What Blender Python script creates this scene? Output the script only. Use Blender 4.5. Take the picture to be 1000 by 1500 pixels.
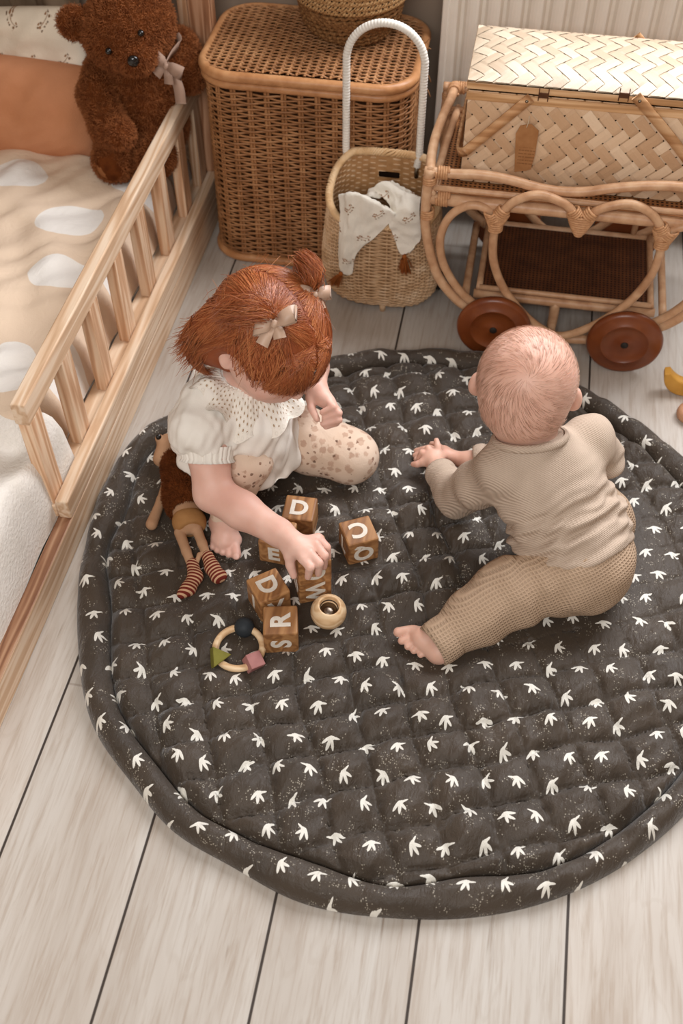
import bpy, bmesh, math, random
import numpy as np
from mathutils import Vector, Matrix
for _o in list(bpy.data.objects): bpy.data.objects.remove(_o)
SC = bpy.context.scene
COL = SC.collection
random.seed(5); RNG = np.random.default_rng(5)
PI = math.pi
# ------------------------------------------------------------------ camera
CAM_H, PITCH, YAW, FPX = 1.45, math.radians(50), math.radians(10.1), 1550.0
cam_d = bpy.data.cameras.new('camera'); cam = bpy.data.objects.new('camera', cam_d); COL.objects.link(cam)
cam.location = (0, 0, CAM_H); cam.rotation_euler = (PI/2 - PITCH, 0, YAW)
cam_d.sensor_fit = 'VERTICAL'; cam_d.sensor_height = 36; cam_d.lens = 36*FPX/1500
cam_d.clip_start = .02
cam_d.dof.use_dof = True; cam_d.dof.focus_distance = 1.66; cam_d.dof.aperture_fstop = 4.0
SC.camera = cam
# ------------------------------------------------------------------ light
w = bpy.data.worlds.new('world'); SC.world = w; w.use_nodes = True
w.node_tree.nodes['Background'].inputs['Color'].default_value = (1.0, .82, .67, 1)
w.node_tree.nodes['Background'].inputs['Strength'].default_value = .29
def area(name, loc, target, sx, sy, power, col):
    d = bpy.data.lights.new(name, 'AREA'); d.shape = 'RECTANGLE'; d.size = sx; d.size_y = sy; d.energy = power; d.color = col
    o = bpy.data.objects.new(name, d); COL.objects.link(o); o.location = loc
    o.rotation_euler = (Vector(target)-Vector(loc)).to_track_quat('-Z', 'Y').to_euler()
    return o
area('window_daylight', (.52, 2.17, 1.52), (.1, .3, .35), 1.35, 1.05, 41, (.965, .99, 1.04))
area('front_fill', (-.15, -.75, 1.95), (-.05, .9, .1), 1.3, .9, 26, (.985, .995, 1.0))  # soft fill added behind the camera to lift the front, no window built there
SC.view_settings.view_transform = 'Standard'; SC.view_settings.look = 'None'
SC.view_settings.exposure = 0.48; SC.view_settings.gamma = 1; SC.view_settings.use_curve_mapping = False
# ------------------------------------------------------------------ helpers
_F = np.array([-math.sin(YAW)*math.cos(PITCH), math.cos(YAW)*math.cos(PITCH), -math.sin(PITCH)])
_R = np.array([math.cos(YAW), math.sin(YAW), 0]); _U = np.cross(_R, _F); _C = np.array([0, 0, CAM_H])
def ray(u, v): return _F + _R*(u-500)/FPX - _U*(v-750)/FPX
def at(u, v, z=0.0):
    """world point at height z that the photo shows at (u, v)"""
    d = ray(u, v); return _C + d*((z-CAM_H)/d[2])
def aty(u, v, y):
    d = ray(u, v); return _C + d*(y/d[1])
def lin(c): return c/12.92 if c <= .04045 else ((c+.055)/1.055)**2.4
def rgb(h): return tuple(lin(int(h[i:i+2], 16)/255) for i in (0, 2, 4)) + (1,)
def V(*a): return np.array(a, float)
def unit(v): v = np.asarray(v, float); return v/max(np.linalg.norm(v), 1e-9)

class MB:
    def __init__(self): self.v = []; self.f = []; self.n = 0; self.uv = []; self.m = []
    def add(self, verts, faces, uv=None, m=0):
        verts = np.asarray(verts, float).reshape(-1, 3)
        self.v.append(verts); self.f += [tuple(int(i)+self.n for i in f) for f in faces]
        self.uv.append(np.zeros((len(verts), 2)) if uv is None else np.asarray(uv, float)); self.m += [m]*len(faces)
        self.n += len(verts); return self
    def grid(self, P, closed_u=False, closed_v=False, uv=None, m=0, flip=False):
        P = np.asarray(P, float); a, b = P.shape[:2]; fs = []
        for i in range(a if closed_u else a-1):
            for j in range(b if closed_v else b-1):
                q = (i*b+j, ((i+1) % a)*b+j, ((i+1) % a)*b+(j+1) % b, i*b+(j+1) % b)
                fs.append(q[::-1] if flip else q)
        return self.add(P.reshape(-1, 3), fs, None if uv is None else np.asarray(uv).reshape(-1, 2), m)
    def box(self, lo, hi, M=None, m=0):
        x0, y0, z0 = lo; x1, y1, z1 = hi
        v = np.array([(x0,y0,z0),(x1,y0,z0),(x1,y1,z0),(x0,y1,z0),(x0,y0,z1),(x1,y0,z1),(x1,y1,z1),(x0,y1,z1)], float)
        if M is not None: v = v@M[0].T + M[1]
        return self.add(v, [(0,3,2,1),(4,5,6,7),(0,1,5,4),(1,2,6,5),(2,3,7,6),(3,0,4,7)], m=m)
    def tube(self, pts, r, sides=10, closed=False, cap=True, nrm=None, flat=1.0, m=0):
        P = np.asarray(pts, float); n = len(P)
        r = np.broadcast_to(np.asarray(r, float), (n,))
        T = (np.roll(P, -1, 0)-np.roll(P, 1, 0)) if closed else np.gradient(P, axis=0)
        T /= np.maximum(np.linalg.norm(T, axis=1, keepdims=True), 1e-9)
        if nrm is None:
            N = np.zeros_like(P); a = V(0,0,1) if abs(T[0][2]) < .9 else V(1,0,0)
            q = unit(a-T[0]*a.dot(T[0]))
            for i in range(n):
                q = unit(q-T[i]*q.dot(T[i])); N[i] = q
        else:
            N = np.broadcast_to(np.asarray(nrm, float), P.shape); N = N-T*(N*T).sum(1, keepdims=True)
            N = N/np.maximum(np.linalg.norm(N, axis=1, keepdims=True), 1e-9)
        B = np.cross(T, N); a = np.arange(sides)*2*PI/sides
        ring = P[:, None]+r[:, None, None]*(N[:, None]*(np.cos(a)*flat)[None, :, None]+B[:, None]*np.sin(a)[None, :, None])
        i = np.arange(n if closed else n-1)[:, None]; j = np.arange(sides)[None]
        i2 = (i+1) % n; j2 = (j+1) % sides
        F = np.stack([i*sides+j, i*sides+j2, i2*sides+j2, i2*sides+j], -1).reshape(-1, 4)
        fs = [tuple(q) for q in F.tolist()]
        if cap and not closed:
            fs += [tuple(range(sides))[::-1], tuple(range((n-1)*sides, n*sides))]
        return self.add(ring.reshape(-1, 3), fs, m=m)
    def lathe(self, prof, c, axis=(0,0,1), n=40, m=0, cap=True):
        ax = unit(axis); x = unit(np.cross(ax, V(0,1,0) if abs(ax[1]) < .9 else V(1,0,0))); y = np.cross(ax, x)
        a = np.arange(n)*2*PI/n
        P = np.array([[np.asarray(c)+ax*h+r*(x*math.cos(t)+y*math.sin(t)) for t in a] for r, h in prof])
        k = len(prof); fs = [(i*n+j, i*n+(j+1) % n, (i+1)*n+(j+1) % n, (i+1)*n+j) for i in range(k-1) for j in range(n)]
        if cap: fs += [tuple(range(n))[::-1], tuple(range((k-1)*n, k*n))]
        return self.add(P.reshape(-1, 3), fs, m=m)

def wloc(o):
    l = Vector((0,0,0))
    while o is not None: l += o.location; o = o.parent
    return l
def mesh_from(name, verts, faces, uv=None, mids=None):
    me = bpy.data.meshes.new(name)
    me.from_pydata([tuple(p) for p in np.asarray(verts).tolist()], [], faces)
    if uv is not None:
        l = me.uv_layers.new(name='UVMap'); vi = np.zeros(len(me.loops), np.int32); me.loops.foreach_get('vertex_index', vi)
        l.data.foreach_set('uv', np.asarray(uv, np.float32)[vi].ravel())
    if mids is not None and any(mids): me.polygons.foreach_set('material_index', np.asarray(mids, np.int32))
    return me
def part(name, mb, mat, parent=None, smooth=True, bevel=0, origin=None):
    """one mesh object; geometry given in world space"""
    v = np.concatenate(mb.v); o = bpy.data.objects.new(name, None if False else bpy.data.meshes.new(name))
    base = wloc(parent) if parent is not None else Vector((0,0,0))
    if origin is None: origin = base if parent is not None else Vector(((v[:,0].min()+v[:,0].max())/2, (v[:,1].min()+v[:,1].max())/2, v[:,2].min()))
    origin = Vector(origin)
    me = mesh_from(name, v-np.array(origin), mb.f, np.concatenate(mb.uv), mb.m)
    o.data = me
    for m_ in (mat if isinstance(mat, (list, tuple)) else [mat]): me.materials.append(m_)
    COL.objects.link(o)
    if parent is not None: o.parent = parent
    o.location = origin-base
    if smooth: me.polygons.foreach_set('use_smooth', [True]*len(me.polygons))
    if bevel:
        b = o.modifiers.new('bevel', 'BEVEL'); b.width = bevel; b.segments = 2; b.limit_method = 'ANGLE'; b.angle_limit = .7
        if smooth: me.polygons.foreach_set('use_smooth', [False]*len(me.polygons)); b.harden_normals = False
    return o
def tag(o, label, cat, group=None, kind=None):
    if label: o['label'] = label
    if cat: o['category'] = cat
    if group: o['group'] = group
    if kind: o['kind'] = kind
    return o
def thing(name, label, cat, loc, group=None):
    o = bpy.data.objects.new(name, None); COL.objects.link(o); o.location = tuple(loc); o.empty_display_size = .03
    return tag(o, label, cat, group)
def struct(name, mb, mat, smooth=False):
    o = part(name, mb, mat, smooth=smooth); o['kind'] = 'structure'; return o
def spline(pts, n, closed=False):
    """Catmull-Rom through the points, n samples evenly spaced along it"""
    P = np.asarray(pts, float); k = len(P); out = []
    seg = k if closed else k-1
    for i in range(seg):
        g = (lambda q: P[q % k]) if closed else (lambda q: P[min(max(q, 0), k-1)])
        a, b, c, d = g(i-1), g(i), g(i+1), g(i+2)
        for t in np.linspace(0, 1, 24, endpoint=False):
            out.append(.5*((2*b)+(c-a)*t+(2*a-5*b+4*c-d)*t*t+(3*b-a-3*c+d)*t**3))
    if not closed: out.append(P[-1])
    out = np.array(out); Q = np.vstack([out, out[:1]]) if closed else out
    s = np.concatenate([[0], np.cumsum(np.linalg.norm(np.diff(Q, axis=0), axis=1))])
    t = np.linspace(0, s[-1], n, endpoint=not closed)
    return np.stack([np.interp(t, s, Q[:, i]) for i in range(P.shape[1])], 1)
def noise3(p, scale, seed=0):
    """cheap smooth pseudo noise in -1..1 for arrays of points"""
    p = np.asarray(p, float)*scale; r = np.random.default_rng(seed); out = 0
    for k in range(5):
        d = r.normal(size=3); d /= np.linalg.norm(d); out = out+np.sin(p@d*(3.0+1.1*k)+r.uniform(0, 6.28)+1.3*np.sin(p@r.normal(size=3)*1.4+r.uniform(0, 6)))
    return out/3.2

# ------------------------------------------------------------------ materials
class NT:
    def __init__(self, name, rough=.6, spec=.3):
        self.m = bpy.data.materials.new(name); self.m.use_nodes = True; self.t = self.m.node_tree; self.b = self.t.nodes['Principled BSDF']
        self.b.inputs['Roughness'].default_value = rough; self.b.inputs['Specular IOR Level'].default_value = spec
        self._tc = None
    def n(self, typ, **kw):
        nd = self.t.nodes.new('ShaderNode'+typ)
        for k, v in kw.items(): setattr(nd, k, v)
        return nd
    def L(self, a, b): self.t.links.new(a, b)
    def tc(self, kind='Object'):
        if self._tc is None: self._tc = self.n('TexCoord')
        return self._tc.outputs[kind]
    def put(self, sock, v):
        if hasattr(v, 'node'): self.L(v, sock)
        else:
            if hasattr(sock.default_value, '__len__') and not hasattr(v, '__len__'): v = (v,)*len(sock.default_value)
            sock.default_value = v
    def math(self, op, a, b=0.0, c=None):
        nd = self.n('Math', operation=op); self.put(nd.inputs[0], a)
        if op not in ('SINE', 'COSINE', 'ABSOLUTE', 'FLOOR', 'FRACT', 'SQRT'): self.put(nd.inputs[1], b)
        if c is not None: self.put(nd.inputs[2], c)
        return nd.outputs[0]
    def vm(self, op, a, b=None):
        nd = self.n('VectorMath', operation=op); self.put(nd.inputs[0], a)
        if b is not None: self.put(nd.inputs[1], b)
        return nd.outputs['Value'] if op in ('LENGTH', 'DOT_PRODUCT', 'DISTANCE') else nd.outputs[0]
    def mapping(self, vec, loc=(0,0,0), rot=(0,0,0), scale=(1,1,1)):
        nd = self.n('Mapping'); self.L(vec, nd.inputs[0]); self.put(nd.inputs[1], loc); nd.inputs[2].default_value = rot; nd.inputs[3].default_value = scale
        return nd.outputs[0]
    def noise(self, vec, scale, detail=3, rough=.5, dist=0):
        nd = self.n('TexNoise'); self.L(vec, nd.inputs['Vector']); nd.inputs['Scale'].default_value = scale; nd.inputs['Detail'].default_value = detail
        nd.inputs['Roughness'].default_value = rough; nd.inputs['Distortion'].default_value = dist
        return nd.outputs['Fac']
    def ramp(self, fac, stops, interp='LINEAR'):
        nd = self.n('ValToRGB'); self.put(nd.inputs[0], fac); cr = nd.color_ramp; cr.interpolation = interp
        while len(cr.elements) < len(stops): cr.elements.new(.5)
        for e, (p, c) in zip(cr.elements, stops): e.position = p; e.color = rgb(c) if isinstance(c, str) else (c, c, c, 1)
        return nd.outputs[0]
    def sm(self, v, lo, hi):
        nd = self.n('MapRange', interpolation_type='SMOOTHSTEP'); self.put(nd.inputs[0], v); self.put(nd.inputs[1], lo); self.put(nd.inputs[2], hi)
        return nd.outputs[0]
    def mix(self, fac, a, b, mode='MIX'):
        nd = self.n('Mix', data_type='RGBA', blend_type=mode); self.put(nd.inputs[0], fac)
        for i, c in ((6, a), (7, b)): self.put(nd.inputs[i], rgb(c) if isinstance(c, str) else c)
        return nd.outputs[2]
    def sep(self, vec):
        nd = self.n('SeparateXYZ'); self.L(vec, nd.inputs[0]); return nd.outputs
    def comb(self, x, y, z=0.0):
        nd = self.n('CombineXYZ')
        for i, q in enumerate((x, y, z)): self.put(nd.inputs[i], q)
        return nd.outputs[0]
    def white(self, vec):
        nd = self.n('TexWhiteNoise', noise_dimensions='3D'); self.L(vec, nd.inputs['Vector']); return nd.outputs
    def color(self, c): self.put(self.b.inputs['Base Color'], rgb(c) if isinstance(c, str) else c); return self
    def bump(self, h, strength=.3, dist=.002):
        nd = self.n('Bump'); self.put(nd.inputs['Height'], h); nd.inputs['Strength'].default_value = strength; nd.inputs['Distance'].default_value = dist
        self.L(nd.outputs[0], self.b.inputs['Normal']); return self
    def rnd(self):
        return self.n('ObjectInfo').outputs['Random']
def plain(name, c1, c2=None, rough=.6, spec=.3, scale=30, bump=0, bscale=200, bd=.001):
    t = NT(name, rough, spec); v = t.tc()
    t.color(t.ramp(t.noise(v, scale, 4), [(.3, c1), (.7, c2 or c1)]))
    if bump: t.bump(t.noise(v, bscale, 3), bump, bd)
    return t.m
def wood(name, c_dark, c_mid, c_light, axis=1, scale=1.0, rough=.45, spec=.35, ring=26, stretch=.06, vary=.25):
    t = NT(name, rough, spec); v = t.tc()
    off = t.math('MULTIPLY', t.rnd(), 17.0)
    v = t.vm('ADD', v, t.comb(off, off, off))
    s = [scale]*3; s[axis] = scale*stretch
    m = t.mapping(v, scale=s)
    d = t.noise(m, 14, 3, .6)
    cross = t.sep(m); o = [i for i in range(3) if i != axis]
    rg = t.math('ADD', t.math('MULTIPLY', t.math('ADD', cross[o[0]], cross[o[1]]), ring*2.2), t.math('MULTIPLY', d, 9.0))
    w_ = t.math('ADD', t.math('MULTIPLY', t.math('SINE', t.math('MULTIPLY', rg, 6.28)), .5), .5)
    fine = t.noise(m, 160, 4, .6)
    f = t.math('ADD', t.math('MULTIPLY', w_, .45), t.math('MULTIPLY', fine, .55))
    c = t.ramp(f, [(.18, c_dark), (.5, c_mid), (.8, c_light)])
    k = t.math('ADD', t.math('MULTIPLY', t.rnd(), vary), 1-vary/2)
    c = t.mix(1.0, c, t.comb(k, k, k), 'MULTIPLY')
    t.color(c); t.bump(fine, .12, .0008); return t.m
# ------------------------------------------------------------------ materials used more than once
WALLY = 2.2
M_pine = wood('pine_along_y', 'c09a78', 'd6b595', 'e4ccb2', axis=1, ring=16)
M_pine_z = wood('pine_along_z', 'b38560', 'cfa684', 'e0c4a6', axis=2, ring=16)
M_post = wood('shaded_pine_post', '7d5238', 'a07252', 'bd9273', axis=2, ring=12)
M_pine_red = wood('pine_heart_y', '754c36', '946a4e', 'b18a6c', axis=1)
M_metal = NT('steel', .3, .5); M_metal.color('8a7f70'); M_metal.b.inputs['Metallic'].default_value = 1; M_metal = M_metal.m
M_dark = plain('dark_paint', '1c1714', '2a221e', .6)
# ------------------------------------------------------------------ the room
def floor_mat():
    t = NT('whitewashed_planks', .5, .28); v = t.tc(); s = t.sep(v)
    PW = .1973; X0 = -.4755
    px = t.math('DIVIDE', t.math('SUBTRACT', s[0], X0), PW); idx = t.math('FLOOR', px); fx = t.math('FRACT', px)
    rn = t.white(t.comb(idx, 3.7, 1.0))[0]
    gap = t.math('MINIMUM', fx, t.math('SUBTRACT', 1.0, fx))
    gapm = t.math('SUBTRACT', 1.0, t.sm(gap, .006, .013))
    ly = t.math('ADD', s[1], t.math('MULTIPLY', rn, 7.0))
    # board ends
    py = t.math('DIVIDE', t.math('ADD', ly, .30), 2.6); fy = t.math('FRACT', py)
    endm = t.math('MULTIPLY', t.math('SUBTRACT', 1.0, t.sm(t.math('MINIMUM', fy, t.math('SUBTRACT', 1.0, fy)), .0004, .0010)), .35)
    tone = t.white(t.comb(idx, t.math('FLOOR', py), 9.0))[0]
    g = t.comb(t.math('ADD', s[0], t.math('MULTIPLY', rn, 5.0)), ly, 0.0)
    gs = t.mapping(g, scale=(1, .06, 1))
    fine = t.noise(gs, 130, 5, .65, .4)
    broad = t.noise(t.mapping(g, scale=(1, .16, 1)), 9, 3, .55, .8)
    cath = t.math('SINE', t.math('MULTIPLY', t.math('ADD', broad, t.math('MULTIPLY', fine, .06)), 70.0))
    base = t.ramp(broad, [(.25, 'ab9f93'), (.5, 'bbb2a8'), (.75, 'c4beb6')])
    base = t.mix(t.math('MULTIPLY', t.sm(fine, .42, .72), .42), base, '8f7862')
    base = t.mix(t.math('MULTIPLY', t.sm(cath, .55, 1.0), .10), base, '94806c')
    # cracks and brown streaks
    st = t.noise(t.mapping(g, loc=(2.3, 1.1, 0), scale=(1, .07, 1)), 34, 4, .7, .6)
    msk = t.noise(t.mapping(g, loc=(7, 3, 0)), 4.5, 2)
    base = t.mix(t.math('MULTIPLY', t.math('MULTIPLY', t.sm(st, .58, .70), t.sm(msk, .46, .60)), .8), base, '77604a')
    # knots
    vn = t.n('TexVoronoi'); t.L(t.mapping(g, loc=(.31, .2, 0), scale=(1, .55, 1)), vn.inputs['Vector']); vn.inputs['Scale'].default_value = 4.6
    dk = t.math('ADD', vn.outputs['Distance'], t.math('MULTIPLY', t.math('SUBTRACT', fine, .5), .07))
    pick = t.math('GREATER_THAN', t.sep(vn.outputs['Color'])[0], .55)
    base = t.mix(t.math('MULTIPLY', t.math('MULTIPLY', t.math('SUBTRACT', 1.0, t.sm(dk, .02, .075)), pick), .8), base, '6d543f')
    kk = t.math('ADD', t.math('MULTIPLY', tone, .16), .90)
    base = t.mix(1.0, base, t.comb(kk, kk, kk), 'MULTIPLY')
    base = t.mix(endm, base, '6b5a4a'); base = t.mix(t.math('MULTIPLY', gapm, .95), base, '2b211b')
    t.color(base)
    t.put(t.b.inputs['Roughness'], t.math('ADD', t.math('MULTIPLY', fine, .2), .4))
    t.bump(t.math('SUBTRACT', t.math('MULTIPLY', fine, .12), gapm), .5, .0025)
    return t.m
b = MB(); b.box((-2.6, -1.2, -.05), (2.4, WALLY+.1, 0)); struct('floor', b, floor_mat())
M_wall = plain('wall_paint', '8d7a69', '958271', .85, .15, 3, .15, 400, .0005)
# back wall with the opening of the window above the radiator (out of the picture, it lights the room)
b = MB(); WX0, WX1, WZ0, WZ1 = -.2, 1.25, .95, 2.05
b.box((-2.6, WALLY, 0), (WX0, WALLY+.1, 2.5)); b.box((WX1, WALLY, 0), (2.4, WALLY+.1, 2.5))
b.box((WX0, WALLY, 0), (WX1, WALLY+.1, WZ0)); b.box((WX0, WALLY, WZ1), (WX1, WALLY+.1, 2.5)); struct('wall_back', b, M_wall)
b = MB(); b.box((-2.7, -1.2, 0), (-2.6, WALLY+.1, 2.5)); struct('wall_left', b, M_wall)
b = MB(); b.box((2.4, -1.2, 0), (2.5, WALLY+.1, 2.5)); struct('wall_right', b, M_wall)
M_white = plain('white_lacquer', 'e2d9cc', 'e6ded2', .35, .4)
b = MB()
for lo, hi in (((WX0, WALLY-.01, WZ0-.05), (WX1, WALLY+.1, WZ0)), ((WX0, WALLY+.04, WZ1-.05), (WX1, WALLY+.1, WZ1)), ((WX0, WALLY+.04, WZ0), (WX0+.05, WALLY+.1, WZ1)), ((WX1-.05, WALLY+.04, WZ0), (WX1, WALLY+.1, WZ1))): b.box(lo, hi)
struct('window_1', b, M_white)
# ------------------------------------------------------------------ radiator
rad = thing('radiator', 'white ribbed panel radiator on the wall behind the woven picnic basket', 'radiator', (.45, 2.13, .1))
b = MB(); prof = []
x = -.165
while x < 1.1:
    prof += [(x, 2.098), (x+.006, 2.0955), (x+.012, 2.095), (x+.018, 2.0955), (x+.023, 2.098), (x+.029, 2.108), (x+.035, 2.108)]; x += .041
pr = np.array(prof); P = np.array([[(px, py, z) for z in (.14, .16, .74, .76)] for px, py in pr])
P[:, 0, 1] += .012; P[:, 3, 1] += .012
b.grid(P, flip=True); part('front_panel', b, M_white, rad, smooth=False)
b = MB(); b.box((-.172, 2.092, .125), (-.158, 2.176, .775)); part('side_cover', b, M_white, rad, bevel=.003)
b = MB(); b.box((-.165, 2.096, .76), (1.11, 2.176, .775)); part('top_grille', b, M_white, rad, bevel=.002)
b = MB(); b.box((-.15, 2.15, .14), (1.1, 2.17, .74)); part('rear_panel', b, M_white, rad, bevel=.002)
for xx in (.1, .8):
    b = MB(); b.box((xx, 2.165, .2), (xx+.03, WALLY-.002, .68)); part('bracket', b, M_white, rad)
# ------------------------------------------------------------------ toddler bed
bed = thing('toddler_bed', 'low pine toddler bed with a slatted guard rail along the floor', 'bed', (-.68, 1.2, 0))
XO = -.65
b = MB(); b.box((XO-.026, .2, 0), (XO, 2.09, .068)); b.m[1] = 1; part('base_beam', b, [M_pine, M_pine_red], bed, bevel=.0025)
b = MB(); b.box((XO-.023, 1.046, .068), (XO, 2.05, .110)); part('front_board', b, M_pine, bed, bevel=.003)
b = MB(); b.box((XO-.058, 1.046, .068), (XO-.0235, 2.05, .098)); part('ledge_board', b, M_pine, bed, bevel=.0025)
b = MB(); b.box((XO-.047, 1.046, .287), (XO-.023, 2.05, .330)); part('top_rail', b, M_pine, bed, bevel=.0025)
slat0 = None
for i, y in enumerate([1.050, 1.190, 1.328, 1.466, 1.604, 1.742, 1.880, 2.000]):
    if slat0 is None:
        b = MB(); b.box((XO-.0455, y, .098), (XO-.0245, y+.043, .2865)); slat0 = part('slat', b, [M_pine_z], bed, bevel=.002, origin=(XO-.035, y, .098)); o = slat0; y0 = y
    else:
        o = slat0.copy(); COL.objects.link(o); o.parent = bed; o.location = slat0.location+Vector((0, y-y0, 0))
b = MB(); b.lathe([(.0045, 0), (.0075, 0), (.0075, .0025), (.004, .0025), (.003, .0012), (.0005, .0012)], (XO-.040, 1.150, .098), n=20); part('bolt', b, M_metal, bed)
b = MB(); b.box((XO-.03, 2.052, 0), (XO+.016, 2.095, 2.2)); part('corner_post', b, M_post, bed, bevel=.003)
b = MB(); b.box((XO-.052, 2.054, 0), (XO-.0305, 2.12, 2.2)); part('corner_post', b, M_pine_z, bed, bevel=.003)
b = MB(); b.box((-1.62, 2.10, .0), (XO-.053, 2.125, .16)); part('head_board', b, M_pine, bed, bevel=.003)
# mattress
def slab(x0, x1, y0, y1, z0, z1, r, nx=40, ny=60, fn=None, edge=None):
    """soft closed cushion: top surface with rounded rim, flat underside"""
    u = np.linspace(-1, 1, nx); v = np.linspace(-1, 1, ny); U_, V_ = np.meshgrid(u, v, indexing='ij')
    # cluster samples to the rim
    U_ = np.sin(U_*PI/2)*.35+U_*.65; V_ = np.sin(V_*PI/2)*.35+V_*.65
    X = (x0+x1)/2+U_*(x1-x0)/2; Y = (y0+y1)/2+V_*(y1-y0)/2
    d = np.minimum(np.minimum(X-x0, x1-X), np.minimum(Y-y0, y1-Y))
    t = np.clip(d/r, 0, 1); h = np.sqrt(np.clip(1-(1-t)**2, 0, 1))
    Z = z0+(z1-z0)*h
    top = np.stack([X, Y, Z], -1)
    if fn is not None: top = fn(top, h)
    bot = top.copy(); bot[..., 2] = z0-.0005
    m = MB(); m.grid(top); m.grid(bot, flip=True); return m
M_sheet = plain('white_cotton', 'ddd3c6', 'e6ddd2', .9, .1, 8, .25, 90, .002)
mt = part('mattress', slab(-1.6, -.7085, .3, 2.09, .03, .118, .012), M_sheet); tag(mt, 'mattress lying inside the pine toddler bed under the bedding', 'mattress')
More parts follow.
